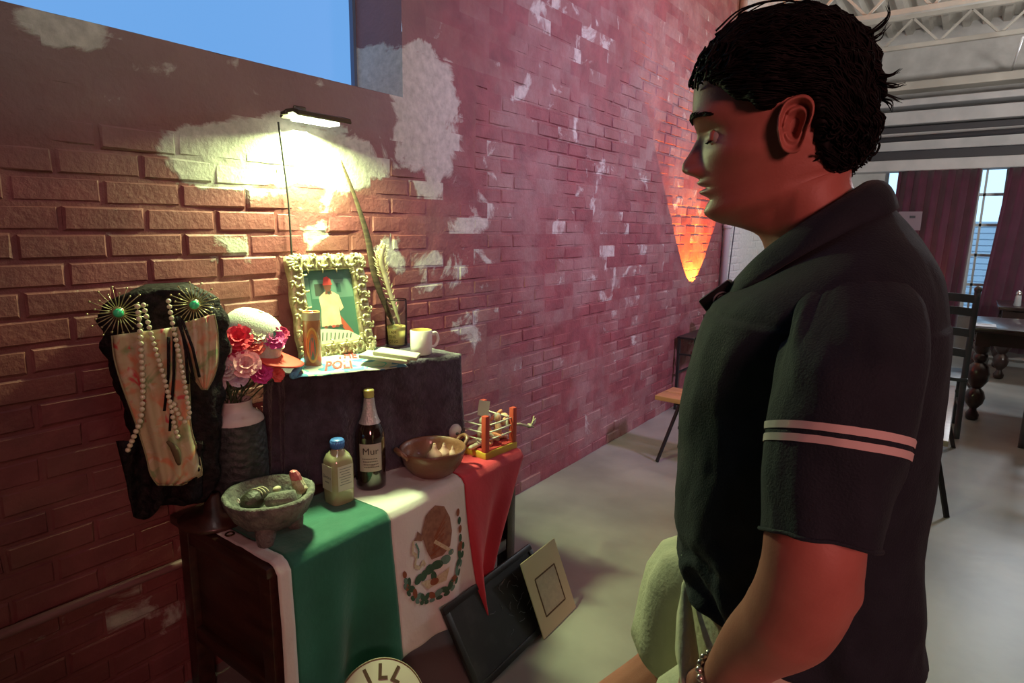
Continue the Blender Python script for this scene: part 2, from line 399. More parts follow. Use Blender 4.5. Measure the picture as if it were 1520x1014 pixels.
# ------------------------------------------------------------------ windows
M_pane = emit('dusk_glow_pane', (.13, .335, .70), 1.0)  # the pane itself glows, standing in for dusk sky behind it
win = thing('window_1', None, None, (-.30, (WIN[0]+WIN[1])/2, WIN[2])); win['kind'] = 'structure'
hw = (WIN[1]-WIN[0])/2; hh = WIN[3]-WIN[2]
bm = bmesh.new(); box(bm, (-.01, 0, hh/2), (.012, hw*2, hh)); put('pane', bm, M_pane, win, smooth=False)
bm = bmesh.new()
for (c, s) in (((0, -hw+.008, hh/2), (.04, .016, hh)), ((0, hw-.008, hh/2), (.04, .016, hh)), ((0, 0, .008), (.04, 2*hw, .016)), ((0, 0, hh-.008), (.04, 2*hw, .016))): box(bm, c, s)
put('window_frame', bm, mat('blue_grey_frame', (.10, .13, .20), .5), win, smooth=False)
M_wf = mat('white_window_frame', (.55, .6, .65), .4); M_glass = glassm('window_glass')
for n, (a, b_) in zip((2, 3), ((1.95, 2.27), (.93, 1.12))):
    wo = thing('window_%d' % n, None, None, ((a+b_)/2, WY1+.06, .5)); wo['kind'] = 'structure'
    W2 = (b_-a); bm = bmesh.new()
    for sx in (-1, 1): box(bm, (sx*(W2/2-.02), 0, .975), (.04, .06, 1.95))
    if n == 2: box(bm, (-.07, 0, .975), (.025, .05, 1.95))
    put('window_frame', bm, M_wf, wo, smooth=False)
    bars = [.02, .42, .80, 1.18, 1.56, 1.93]
    for z in bars:
        bm = bmesh.new(); box(bm, (0, 0, z), (W2, .05, .035)); put('glazing_bar', bm, M_wf, wo, smooth=False)
    for z0, z1 in zip(bars, bars[1:]):
        bm = bmesh.new(); box(bm, (0, .01, (z0+z1)/2), (W2-.06, .006, z1-z0-.035)); put('pane', bm, M_glass, wo, smooth=False)
# what stands outside the far windows: a pale clapboard house
M_clap = mat('white_clapboard', (.55, .62, .7), .7)
h = thing('house', 'pale clapboard house outside, seen through the far window slit', 'building', (2.4, 17, 0))
bm = bmesh.new(); box(bm, (0, 1, .9), (5, 2, 1.8)); put('wall', bm, M_clap, h, smooth=False)
for k in range(14):
    bm = bmesh.new(); box(bm, (0, -.02, .1+k*.13), (5, .05, .105), rot=Matrix.Rotation(.15, 3, 'X')); put('clapboard', bm, M_clap, h, smooth=False)
bm = bmesh.new(); box(bm, (0, -4, -.35), (60, 20, .1)); tag(put('yard', bm, mat('wet_asphalt', (.25, .3, .36), .5), smooth=False, loc=(2, 21, 0)), kind='structure')

# ------------------------------------------------------------------ curtains
M_curt = mat('burgundy_velvet', (.060, .009, .028), .9, col2=(.085, .013, .040), nscale=5, sheen=.4)
def curtain(top, bot, z0, z1, label, folds):
    t = thing('curtain', label, 'curtain', (0, 0, 0), group='burgundy curtains along the far wall')
    bm = bmesh.new(); n = folds*8; rows = 14; R = []
    for k in range(rows+1):
        v = k/rows; xa = top[0]+(bot[0]-top[0])*v; xb = top[1]+(bot[1]-top[1])*v; r = []
        for i in range(n+1):
            s = i/n; ph = s*folds*2*PI
            r.append((xa+(xb-xa)*s+.01*math.sin(ph*2+v), 9.78+.035*math.sin(ph)+.02*fb(s*6, v*2), z1+(z0-z1)*v))
        R.append(r)
    loft(bm, R, closed=False); o = put('drape', bm, M_curt, t)
    md = o.modifiers.new('s', 'SOLIDIFY'); md.thickness = .006
    bm = bmesh.new(); tube(bm, [(top[0]-.02, 9.78, z1+.015), (top[1]+.02, 9.78, z1+.015)], .012, 8); put('curtain_rod', bm, M_slot, t)
    return t
curtain((1.10, 1.98), (1.05, 1.93), .12, 2.36, 'burgundy curtain to the left of the bright window slit', 6)
curtain((2.25, 3.6), (2.10, 3.6), .12, 2.36, 'darker burgundy curtain to the right of the bright window slit', 8)
# picture hung on the curtain edge beside the man's shoulder
pf = thing('wall_sign', "small pale framed notice above the man's shoulder, against burgundy curtain", 'sign', at_y(1350, 328, 9.66))
bm = bmesh.new(); box(bm, (0, 0, 0), (.26, .02, .24), bev=.004); put('board', bm, mat('mauve_card', (.22, .16, .20), .6), pf, smooth=False)
bm = bmesh.new(); box(bm, (.03, -.012, .05), (.06, .006, .03)); put('motif', bm, M_slot, pf, smooth=False)
bm = bmesh.new(); box(bm, (0, .05, .10), (.02, .10, .02)); put('hook', bm, M_slot, pf, smooth=False)

# ------------------------------------------------------------------ fixtures on the wall
bm = bmesh.new(); a = at_x(-60, 966, .012); b_ = at_x(262, 838, .012); a.x = b_.x = .016
tube(bm, [a, (a+b_)/2+Vector((0, 0, .002)), b_, b_+Vector((0, 1.2, 0))], .014, 10)
tag(put('trim_1', bm, mat('old_painted_pipe', (.25, .12, .12), .5, bump=.2)), kind='structure')
bm = bmesh.new(); tube(bm, [(.04, 6.22, 0), (.04, 6.22, WZ1-.02)], .035, 12)
for z in (.5, 1.6, 2.7): lathe(bm, [(.044, -.02), (.044, .02)], 12, (.04, 6.22, z))
tag(put('trim_2', bm, mat('grey_white_pipe', (.52, .50, .50), .5)), kind='structure')
cb = [at_x(1093, 318, .02), at_x(1085, 380, .03), at_x(1078, 440, .02)]
bm = bmesh.new(); tube(bm, catmull(cb, 6), .006, 6); tag(put('hanging_wire', bm, M_slot), 'thin black wire hanging on the pale wall past the pipe', 'wire')

# wall lamp
L0 = at_x(470, 178, .10)
lp = thing('wall_lamp', 'slim wall-mounted picture lamp glowing over the gilt photo frame', 'lamp', L0)
M_lampm = mat('dark_bronze', (.09, .08, .06), .35, metal=.7)
bm = bmesh.new()
lw = .108
prof = [(-.055, .000), (-.05, .013), (-.02, .022), (.02, .022), (.05, .013), (.055, 0), (.05, -.004), (.02, .010), (-.02, .010), (-.05, -.004)]
loft(bm, [[(p[0], s*lw*k, p[1]*(1 if k == 1 else .9)) for p in prof] for s, k in ((-1, 1.0), (-1, .5), (1, .5), (1, 1.0))]); put('shade', bm, M_lampm, lp, angle=40)
bm = bmesh.new(); box(bm, (-.005, 0, -.006), (.06, lw*1.5, .012), bev=.003); put('light_bar', bm, emit('lamp_tube', (.92, 1., .72), 9), lp)
bm = bmesh.new(); tube(bm, catmull([(-.01, 0, .016), (-.04, 0, .026), (-.08, .0, .030), (-.098, 0, .028)], 5), .006, 8); put('arm', bm, M_lampm, lp)
bm = bmesh.new(); box(bm, (-.095, 0, .03), (.012, .05, .05), bev=.004); put('wall_plate', bm, M_lampm, lp)
bm = bmesh.new(); box(bm, (.0, -lw-.02, .004), (.03, .012, .012), bev=.003); put('switch', bm, M_lampm, lp)
d = bpy.data.lights.new('wall_lamp_light', 'AREA'); d.shape = 'RECTANGLE'; d.size = .20; d.size_y = .06; d.energy = 31; d.color = (.80, 1., .46); d.spread = 2.85
lo = bpy.data.objects.new('wall_lamp_light', d); COL.objects.link(lo); lo.location = L0+Vector((0, 0, -.016))
lo.rotation_euler = Vector((.15, 0, -1)).to_track_quat('-Z', 'X').to_euler()
bm = bmesh.new(); wp = [at_x(413, 181, .05), at_x(420, 235, .022), at_x(428, 300, .018), at_x(433, 378, .02), at_x(436, 420, .02)]
tube(bm, catmull(wp, 8), .0035, 6); tag(put('lamp_cord', bm, mat('black_rubber', (.03, .03, .025), .5)), 'thin dark cord running from wall lamp down behind the gilt frame', 'cord')
# uplight on a small black stand, throwing an oval of orange up the wall
M_bk = mat('black_metal', (.015, .015, .017), .4)
ZS = .655
st = thing('metal_stand', 'small black metal frame table against the wall past the altar', 'stand', (.20, 5.42, 0))
bm = bmesh.new(); box(bm, (0, 0, ZS-.01), (.34, .62, .018), bev=.003); put('top', bm, M_bk, st, angle=30)
for sx in (-1, 1):
    for sy in (-1, 1):
        bm = bmesh.new(); box(bm, (sx*.155, sy*.295, (ZS-.02)/2), (.022, .022, ZS-.02)); put('leg', bm, M_bk, st, smooth=False)
    bm = bmesh.new(); box(bm, (sx*.155, 0, .33), (.014, .57, .014)); put('rail', bm, M_bk, st, smooth=False)
for sy in (-1, 1):
    bm = bmesh.new(); box(bm, (0, sy*.295, .50), (.29, .014, .014)); put('rail', bm, M_bk, st, smooth=False)
UL = Vector((.20, 5.45, ZS+.001))
ul = thing('stage_uplight', "black stage uplight on the metal stand by the man's chest", 'stage light', UL)
bm = bmesh.new(); box(bm, (0, 0, .012), (.12, .14, .02), bev=.004); put('base', bm, M_bk, ul, angle=30)
bm = bmesh.new(); lathe(bm, [(.055, .028), (.062, .035), (.066, .13), (.070, .165), (.062, .165), (.056, .12), (.05, .11)], 28); put('housing', bm, M_bk, ul, angle=40)
for sy in (-1, 1):
    bm = bmesh.new(); box(bm, (0, sy*.076, .06), (.03, .006, .10)); put('yoke', bm, M_bk, ul, smooth=False)
bm = bmesh.new(); lathe(bm, [(.055, .122), (.04, .126), (.002, .128)], 24); put('lens', bm, emit('orange_lens', (1, .30, .03), 6), ul)
spot('orange_uplight_beam', UL+Vector((0, 0, .172)), UL+Vector((-.004, 0, 2)), 420, (1, .26, .02), 72, .03, .004)
# ------------------------------------------------------------------ altar table
TZ = .64
M_wood = mat('dark_stained_wood', (.030, .012, .009), .38, col2=(.060, .024, .016), nscale=5, stretch=(1, 6, 6), bump=.1, bscale=20, coat=.15)
X0, X1, Y0, Y1 = .035, .575, .845, 2.03
tb = thing('altar_chest', 'dark wooden chest against the brick wall carrying the altar display', 'chest', ((X0+X1)/2, (Y0+Y1)/2, 0))
cx, cy = (X0+X1)/2, (Y0+Y1)/2; DX, DY = X1-X0, Y1-Y0
bm = bmesh.new(); box(bm, (0, 0, TZ-.016), (DX, DY, .032), bev=.006); put('top', bm, M_wood, tb, angle=30)
for sx in (-1, 1):
    for sy in (-1, 1):
        bm = bmesh.new(); box(bm, (sx*(DX/2-.045), sy*(DY/2-.045), (TZ-.034)/2), (.055, .055, TZ-.034), bev=.004); put('leg', bm, M_wood, tb, angle=30)
for sy in (-1, 1):
    bm = bmesh.new(); box(bm, (0, sy*(DY/2-.05), .42), (DX-.15, .018, .34)); put('side_panel', bm, M_wood, tb, smooth=False)
    for z in (.235, .575):
        bm = bmesh.new(); box(bm, (0, sy*(DY/2-.035), z), (DX-.15, .03, .05), bev=.004); put('rail', bm, M_wood, tb, angle=30)
for z in (.235, .575):
    bm = bmesh.new(); box(bm, (DX/2-.035, 0, z), (.03, DY-.15, .05), bev=.004); put('rail', bm, M_wood, tb, angle=30)
for k in range(3):
    bm = bmesh.new(); w_ = (DY-.15)/3; box(bm, (DX/2-.05, -DY/2+.075+w_*(k+.5), .405), (.018, w_-.012, .29), bev=.003); put('front_panel', bm, M_wood, tb, angle=30)
bm = bmesh.new(); box(bm, (0, 0, .20), (DX-.12, DY-.12, .02)); put('bottom_board', bm, M_wood, tb, smooth=False)
bm = bmesh.new(); box(bm, (-DX/2+.05, 0, .405), (.014, DY-.15, .38)); put('back_panel', bm, M_wood, tb, smooth=False)

# ------------------------------------------------------------------ flag over the front edge
FY0, FY1 = .865, 2.015; XB = .285; FX = X1+.012; R_ = .022
def flag_pt(s, t, off=0.):
    """s 0..1 along the flag (hoist to fly), t 0..1 from the back edge on the top down to the hem"""
    hem = .455                                   # drop of the front
    topL = FX-R_-XB; arc = R_*PI/2; tot = topL+arc+hem; d = t*tot
    # green/white hang straight; the red end swings in under itself
    ye = FY1; y = FY0+(FY1-FY0)*s
    fall = max(0., (d-topL-arc))/hem if d > topL+arc else 0.
    if s > .655: 
        k = (s-.655)/.345; y = y - fall*k*.315
    y -= fall*.03*(.3+s)
    fold = (.012*math.sin(s*19+.6)+.010*math.sin(s*31+2+fall*2)+.006*math.sin(s*47))*(.25+fall)
    zt = TZ+.0045
    if d < topL:
        e = d/topL
        p = Vector((XB+d+.012*math.sin(s*9)*(1-e), y, zt+.004*max(0, fb(s*7, d*10))+.003*math.sin(s*40)**2*e)); n = Vector((0, 0, 1))
    elif d < topL+arc:
        a = (d-topL)/R_
        p = Vector((FX-R_+R_*math.sin(a), y, zt-R_+R_*math.cos(a))); n = Vector((math.sin(a), 0, math.cos(a)))
        p.x += fold*a/(PI/2)*.3
    else:
        q = d-topL-arc
        flare = (.02+.20*max(0, min(s, .70)-.20))*fall**1.2
        p = Vector((FX+.3*fold+.75*fold*min(1, fall*3)+flare+.006, y, zt-R_-q)); n = Vector((1, 0, .05))
        if s > .655: p.x -= fall*.05*((s-.655)/.345)
    p.x = p.x
    return p+n.normalized()*off
flag = thing('mexican_flag', 'green, white and red flag with a coat of arms hanging over chest front', 'flag', (X1, (FY0+FY1)/2, TZ))
fo = flag.location.copy()
def fabric(name, c, c2): return mat(name, c, .75, col2=c2, nscale=7, bump=.15, bscale=60, sheen=.2)
M_green = fabric('flag_green', (.005, .115, .070), (.010, .15, .095)); M_fwhite = fabric('flag_white', (.60, .59, .57), (.66, .65, .63)); M_fred = fabric('flag_red', (.50, .022, .045), (.60, .03, .055))
cuts = [(.000, .036, 'hoist_band', M_fwhite), (.036, .355, 'green_band', M_green), (.355, .672, 'white_band', M_fwhite), (.672, 1., 'red_band', M_fred)]
for a, b_, nm, m in cuts:
    bm = bmesh.new(); ns = max(4, int((b_-a)*110)); nt_ = 90
    loft(bm, [[flag_pt(a+(b_-a)*i/ns, j/nt_)-fo for i in range(ns+1)] for j in range(nt_+1)], closed=False)
    o = put(nm, bm, m, flag); md = o.modifiers.new('s', 'SOLIDIFY'); md.thickness = .0016; md.offset = 1
    if nm == 'hoist_band': 
        o['label'] = 'white canvas hoist strip with a grommet'
        bm = bmesh.new(); c = flag_pt(.018, .05, .002)-fo
        rg = [(.012*math.cos(2*PI*k/16), .012*math.sin(2*PI*k/16)) for k in range(16)]
        tube(bm, [c+Vector((x, y, 0)) for x, y in rg+rg[:1]], .003, 6); put('grommet', bm, mat('tarnished_brass', (.10, .07, .03), .4, metal=.8), o)
    if nm == 'white_band': wb = o
# coat of arms on the white band: eagle, snake, cactus on a rock over water, open wreath
M_eag = [mat('emblem_brown', (.19, .085, .055), .8, col2=(.27, .14, .09), nscale=60), mat('emblem_green', (.03, .085, .045), .8), mat('emblem_pale', (.42, .36, .22), .8, col2=(.55, .50, .36), nscale=80), mat('emblem_teal', (.10, .20, .16), .8), mat('emblem_rust', (.22, .07, .03), .8)]
bm = bmesh.new()
def em(pts, mi, off=.0022):
    """pts in metres on the white band: u right, v up from the emblem's centre"""
    tot = (FX-R_-XB)+R_*PI/2+.455
    def to3(u, v): u, v = u*1.42, v*1.40; return flag_pt(.508+u/(FY1-FY0), (.285+.055+.138-v)/tot, off+.0012)-fo
    c = [sum(p[0] for p in pts)/len(pts), sum(p[1] for p in pts)/len(pts)]
    big = max(math.hypot(p[0]-c[0], p[1]-c[1]) for p in pts) > .03; prev = None
    if big: pts = [(a[0]+(b_[0]-a[0])*j/4, a[1]+(b_[1]-a[1])*j/4) for a, b_ in zip(pts, pts[1:]+pts[:1]) for j in range(4)]
    for q in ((1, .8, .6, .4, .2) if big else (1,)):
        vs = [bm.verts.new(to3(c[0]+(p[0]-c[0])*q, c[1]+(p[1]-c[1])*q)) for p in pts]
        if prev:
            for i in range(len(vs)): bm.faces.new((prev[i], prev[(i+1) % len(vs)], vs[(i+1) % len(vs)], vs[i])).material_index = mi
        prev = vs
    cv = bm.verts.new(to3(*c))
    for i in range(len(vs)): bm.faces.new((vs[i], vs[(i+1) % len(vs)], cv)).material_index = mi
def ell(u, v, a, b_, rot=0, n=12): return [(u+a*math.cos(t)*math.cos(rot)-b_*math.sin(t)*math.sin(rot), v+a*math.cos(t)*math.sin(rot)+b_*math.sin(t)*math.cos(rot)) for t in [2*PI*k/n for k in range(n)]]
def strip(pts, wd, mi, off=.0026):
    for a, b_ in zip(pts, pts[1:]):
        dx, dy = b_[0]-a[0], b_[1]-a[1]; l = math.hypot(dx, dy); nx, ny_ = -dy/l*wd/2, dx/l*wd/2
        em([(a[0]+nx, a[1]+ny_), (a[0]-nx, a[1]-ny_), (b_[0]-nx, b_[1]-ny_), (b_[0]+nx, b_[1]+ny_)], mi, off)
em([(-.03, .045), (-.012, .085), (.02, .10), (.05, .088), (.066, .055), (.068, .02), (.055, -.012), (.03, -.028), (.0, -.03), (-.012, -.005), (-.02, .02)], 0)   # spread wing and body
em([(-.03, .045), (-.045, .06), (-.05, .048), (-.062, .044), (-.046, .038), (-.032, .03), (-.02, .03)], 0, .0024)                                               # head and beak
for k in range(6): strip([(.052-.004*k, .065-.014*k), (.028-.006*k, .04-.012*k), (.012, .02-.008*k)], .0035, 4, .0028)
strip([(.012, .012), (.040, -.012), (.060, -.03)], .009, 2, .003)                                                       # tail edge
strip([(-.062, .044), (-.07, .02), (-.055, .005), (-.066, -.015), (-.045, -.03), (-.03, -.02), (-.022, -.035)], .008, 2)  # snake
strip([(-.055, .035), (-.044, .012), (-.05, -.004)], .006, 3)
for (u, v, a, b_) in ((-.055, -.052, .017, .011), (-.032, -.055, .015, .012), (-.010, -.05, .015, .012), (.012, -.046, .016, .011), (.036, -.04, .015, .011), (.055, -.028, .010, .007), (.0, -.07, .008, .012)): em(ell(u, v, a, b_), 1 if u < .02 else 3, .003)
em([(-.045, -.066), (-.02, -.075), (.02, -.075), (.045, -.06), (.03, -.09), (-.02, -.095)], 2, .0024)
em(ell(0, -.083, .012, .009), 4, .003)
for k in range(15):                                                                                                    # wreath: oak and laurel leaves
    a = math.radians(200+k*148/14); R0 = .098
    u, v = R0*math.cos(a)*.98, .0+R0*math.sin(a)*1.08-.008
    em(ell(u, v, .013, .0075, a+PI/2+(.5 if k % 2 else -.5)), [1, 1, 4, 3][k % 4], .0026)
    em(ell(u*1.12, v*1.1, .009, .005, a+PI/2), [3, 1, 1][k % 3], .0026)
for k in range(5): em(ell(.098+.003*math.sin(k), .055-.022*k, .010, .006, PI/2-.2), [4, 1][k % 2], .0026)
for k in range(3): em(ell(-.10+.002*k, -.02-.016*k, .009, .006, PI/2+.3), [4, 3][k % 2], .0026)
o = put('coat_of_arms', bm, M_eag, wb, smooth=False); o['label'] = 'printed eagle on cactus within an open wreath'

# ------------------------------------------------------------------ cloth-covered box at the back
RZ = 1.058
M_fur = mat('charcoal_velvet', (.030, .022, .034), .95, col2=(.060, .046, .070), nscale=26, bump=.8, bscale=70, sheen=.25)
foot = [(.03, 1.20), (.20, 1.20), (.405, 1.845), (.03, 1.88)]
db = thing('draped_box', 'charcoal velvet cloth draped over a box at the back of the chest', 'draped box', (.2, 1.5, TZ))
bo = db.location.copy()
bm = bmesh.new()
def quad_ring(inset, z):
    c = Vector((sum(p[0] for p in foot)/4, sum(p[1] for p in foot)/4)); r = []
    for p in foot:
        v = Vector(p); v = v+(c-v).normalized()*inset; r.append((v.x-bo.x, v.y-bo.y, z-bo.z))
    return r
loft(bm, [quad_ring(.03, TZ), quad_ring(.03, RZ-.014)]); put('box', bm, M_wood, db, smooth=False)
# cloth: rings round the rounded footprint, from the middle of the top down to the hem
def foot_pt(k, n, inset):
    P4 = [Vector(p) for p in foot]; c = sum(P4, Vector((0, 0)))/4; Ls = [(P4[(i+1) % 4]-P4[i]).length for i in range(4)]; T = sum(Ls); d = (k/n)*T
    i = 0
    while d > Ls[i] and i < 3: d -= Ls[i]; i += 1
    a, b_ = P4[i], P4[(i+1) % 4]; t = d/Ls[i]; p = a.lerp(b_, t)
    e = (b_-a).normalized(); nrm = Vector((e.y, -e.x))
    if nrm.dot(p-c) < 0: nrm = -nrm
    # round the corners
    q = min(d, Ls[i]-d); rr = .02
    if q < rr: p = p+(c-p).normalized()*(rr-q)*.45
    return p, nrm, c, (i+t)
bm = bmesh.new(); n = 260; rings = []
for lvl in range(34):
    ring = []
    for k in range(n):
        p, nr, c, s = foot_pt(k, n, 0)
        if lvl < 8:
            f = (lvl+.3)/8.; q = c.lerp(p, f*.985); z = RZ-.003+.003*fb(q.x*14, q.y*14)
            ring.append((q.x-bo.x, q.y-bo.y, z-bo.z))
        else:
            f = (lvl-8)/25.; hemz = TZ+.006; z = RZ-.006-.008*min(1, f*6)-(RZ-.014-hemz)*f
            amp = .004+.020*f
            o_ = amp*(math.sin(s*17+1.2*math.sin(s*5))+.6*math.sin(s*31+f*1.5))*.6+.010*f+.003*fb(p.x*20, p.y*20, z*20)
            if 1.9 < s: o_ = min(o_, .004) if s > 2.95 or s < .02 else o_
            if s > 3: o_ = 0
            q = p+nr*(o_+.004)
            ring.append((max(q.x, .012)-bo.x, q.y-bo.y, z-bo.z))
    rings.append(ring)
loft(bm, rings, True, True, False); o = put('velvet_cloth', bm, M_fur, db)
md = o.modifiers.new('s', 'SOLIDIFY'); md.thickness = .003; md.offset = -1

# ------------------------------------------------------------------ gilt frame with the portrait
BLc, BRc, TLc, TRc = [Vector(v) for v in ((.088, 1.345, 1.068), (.140, 1.655, 1.068), (.020, 1.29, 1.442), (.045, 1.615, 1.440))]
ex = ((BRc-BLc)+(TRc-TLc)).normalized(); ey = ((TLc-BLc)+(TRc-BRc)); Fw_, Fh_ = .318, .382
FM = frame_mat((BLc+BRc+TLc+TRc)/4, ex, ey)
fr = bpy.data.objects.new('picture_frame', None); COL.objects.link(fr); fr.matrix_world = FM
tag(fr, 'ornate gilt picture frame with a portrait, leaning against wall under lamp', 'picture frame')
M_gold = mat('antique_gold_leaf', (.30, .26, .14), .42, metal=.45, col2=(.52, .47, .29), nscale=40, bump=.3, bscale=90)
iw, ih = .205, .272
bm = bmesh.new(); prof = [(1., -.012), (1., .006), (.90, .014), (.55, .016), (.25, .010), (.06, .014), (0, .006), (0, -.004)]
rings = []
for q, z in prof:
    hw_, hh_ = iw/2+(Fw_-iw)/2*q, ih/2+(Fh_-ih)/2*q; ring = []
    for (a, b_) in (((-1, -1), (1, -1)), ((1, -1), (1, 1)), ((1, 1), (-1, 1)), ((-1, 1), (-1, -1))):
        for k in range(14):
            t = k/14; x = (a[0]+(b_[0]-a[0])*t)*hw_; y = (a[1]+(b_[1]-a[1])*t)*hh_
            sc = 1+.022*q*math.sin(t*2*PI*3.0)
            ring.append((x*sc, y*sc, z))
    rings.append(ring)
loft(bm, rings, True, False, False); put('frame_moulding', bm, M_gold, fr)
# scrolled acanthus relief: curls round the rails
bm = bmesh.new(); rnd = random.Random(3)
def scroll(cx_, cy_, r, ang, hand, rad):
    pts = []; 
    for k in range(15):
        t = k/14; a = ang+hand*t*4.6; rr = r*(1-.78*t)
        pts.append((cx_+rr*math.cos(a), cy_+rr*math.sin(a), .015+.006*math.sin(t*PI)+.004*t))
    tube(bm, pts, [rad*(1-.55*abs(k/14-.35)) for k in range(15)], 6)
def leaf(cx_, cy_, L, ang, wd):
    pts = [(cx_+L*t*math.cos(ang+.6*t), cy_+L*t*math.sin(ang+.6*t), .014+.009*math.sin(t*PI)) for t in [k/6 for k in range(7)]]
    tube(bm, pts, [wd*(.35+math.sin(PI*(.12+.8*k/6))) for k in range(7)], 6, flat=.55)
rw, rh = (iw+Fw_)/4, (ih+Fh_)/4
def rail(a, b_, n):
    a, b_ = Vector(a), Vector(b_); d = (b_-a); ang = math.atan2(d.y, d.x); nrm = Vector((-d.y, d.x)).normalized()
    for k in range(n):
        p = a+d*((k+.5)/n); h = 1 if k % 2 else -1
        q = p+nrm*.008*h; scroll(q.x, q.y, .0165, ang-PI/2*h, h, .0046)
        leaf(p.x-nrm.x*.016*h, p.y-nrm.y*.016*h, .026, ang+.5*h, .0042); leaf(p.x+nrm.x*.012*h, p.y+nrm.y*.012*h, .022, ang+PI-.7*h, .0036)
        leaf(p.x+nrm.x*.02*h, p.y+nrm.y*.02*h, .020, ang+1.1*h, .003)
rail((-rw, -rh), (rw, -rh), 9); rail((rw, -rh), (rw, rh), 11); rail((rw, rh), (-rw, rh), 9); rail((-rw, rh), (-rw, -rh), 11)
for sx in (-1, 1):
    for sy in (-1, 1):
        for k in range(5): leaf(sx*rw, sy*rh, .034, math.atan2(sy, sx)+(-1.3+.55*k), .005)
        ball(bm, (sx*rw, sy*rh, .020), (.008, .008, .006), 10, 6)
put('carved_scrollwork', bm, M_gold, fr)
bm = bmesh.new(); box(bm, (0, 0, -.008), (Fw_-.03, Fh_-.03, .006)); put('backing_board', bm, M_slot, fr, smooth=False)
# the flat photograph
Mp = [mat('print_teal', (.06, .15, .11), .35), mat('print_pale_teal', (.13, .24, .19), .35), mat('print_shirt', (.62, .42, .27), .35, col2=(.70, .52, .36), nscale=20), mat('print_skin', (.42, .09, .055), .35), mat('print_cap', (.62, .075, .06), .35), mat('print_counter', (.52, .62, .48), .35), mat('print_dark', (.06, .07, .055), .35), mat('print_face', (.20, .075, .05), .35)]
ph = thing('print', None, None); ph.parent = fr
bpy.data.objects.remove(ph)
bm = bmesh.new()
def pp(pts, mi, z=0.):
    vs = [bm.verts.new((x, y, -.003+z)) for x, y in pts]; bm.faces.new(vs).material_index = mi
pp([(-iw/2, -ih/2), (iw/2, -ih/2), (iw/2, ih/2), (-iw/2, ih/2)], 0)
pp([(-.06, .04), (-.02, .04), (-.02, .085), (-.06, .085)], 6, .0002); pp([(-.075, .03), (.1, .03), (.1, .10), (-.075, .10)], 1, .0001)
pp([(.03, .05), (.05, .05), (.05, .085), (.03, .085)], 0, .0003); pp([(-iw/2, -.01), (-.08, .0), (-.08, .11), (-iw/2, .11)], 1, .0001)
pp([(.025, -.03), (.075, -.10), (.088, -.13), (.072, -.132), (.05, -.105), (.012, -.055)], 3, .0006)                             # arm to the counter
pp([(-.048, .035), (-.022, .055), (.008, .055), (.036, .04), (.050, -.01), (.034, -.022), (.030, .0), (.032, -.075), (-.052, -.075), (-.045, -.01)], 2, .0008)
pp([(-.02, .045), (.008, .045), (.004, .062), (-.016, .062)], 7, .0009); pp(ell(-.007, .080, .0165, .025), 7, .001)
pp([(-.0245, .083), (.012, .083), (.009, .101), (-.004, .112), (-.018, .108)], 4, .0012); pp([(-.026, .085), (.014, .085), (.013, .080), (-.024, .079)], 4, .0013)
pp([(-.012, .055), (.004, .055), (-.004, .040)], 6, .0011)
pp([(-.09, -ih/2), (iw/2, -ih/2), (iw/2, -.125), (.06, -.10), (-.04, -.082), (-.09, -.088)], 5, .0010)
for k in range(8): pp([(-.06+.017*k, -.128), (-.056+.017*k, -.128), (-.050+.017*k, -.096-.002*k), (-.054+.017*k, -.096-.002*k)], 6, .0014)
for k in range(5): pp(ell(-.035+.016*k, -.078, .008, .005), [7, 6, 4][k % 3], .0014)
o = put('portrait_photo', bm, Mp, fr, smooth=False); o['label'] = 'flat colour photo of a man in a pale polo and red cap'

# ------------------------------------------------------------------ small helper for standing things
def base(px, py, z, lift=0.): 
    p = at_z(px, py, z); p.z += lift; return p
M_clear = glassm('clear_glass', (.95, .98, .95)); M_porc = mat('white_glaze', (.70, .68, .62), .18, coat=.4)
# mug
mg = thing('mug', 'white mug with a tan inside at the right end of the draped box', 'mug', (.305, 1.715, RZ+.004), 0)
bm = bmesh.new(); lathe(bm, [(.036, 0), (.041, .004), (.0425, .03), (.0425, .094), (.0405, .0965)], 40, cap1=False); o = put('body', bm, M_porc, mg)
bm = bmesh.new(); lathe(bm, [(.0405, .0965), (.039, .094), (.039, .012), (.03, .006)], 40, cap0=False); o = put('lining', bm, mat('tan_glaze', (.50, .36, .11), .2, coat=.4), mg); o['label'] = 'tan glazed inside and rim'
bm = bmesh.new(); ha = Vector((.38, .92, 0)).normalized()
tube(bm, catmull([tuple(ha*.040+Vector((0, 0, .078))), tuple(ha*.062+Vector((0, 0, .080))), tuple(ha*.072+Vector((0, 0, .055))), tuple(ha*.060+Vector((0, 0, .030))), tuple(ha*.040+Vector((0, 0, .024)))], 6), .006, 10); put('handle', bm, M_porc, mg)
# tall glass jar candle with dried stalks
jr = thing('glass_jar_candle', 'clear glass jar of pale yellow wax holding dried plumes, right of gilt frame', 'candle', (.098, 1.778, RZ+.004))
bm = bmesh.new(); lathe(bm, [(.040, 0), (.046, .003), (.046, .19), (.044, .195), (.0435, .19), (.0435, .007), (.03, .005)], 32, cap1=True); put('glass', bm, M_clear, jr)
bm = bmesh.new(); lathe(bm, [(.042, .008), (.0425, .075), (.02, .073)], 28); o = put('wax', bm, mat('cream_wax', (.74, .60, .22), .5, sss=.2), jr)
bm = bmesh.new(); cc = (CAM-jr.location); a0 = math.atan2(cc.y, cc.x)-.35
for k, tx in enumerate(('I AM', 'THE', 'SONG')):
    def Mx(v, k=k): 
        a = a0+v.x/.0466; return Vector((.0468*math.cos(a), .0468*math.sin(a), .062-.019*k+v.y))
    text_mesh(bm, tx, Mx, .017)
put('lettering', bm, mat('ink_brown', (.07, .05, .02), .6), jr, smooth=False)
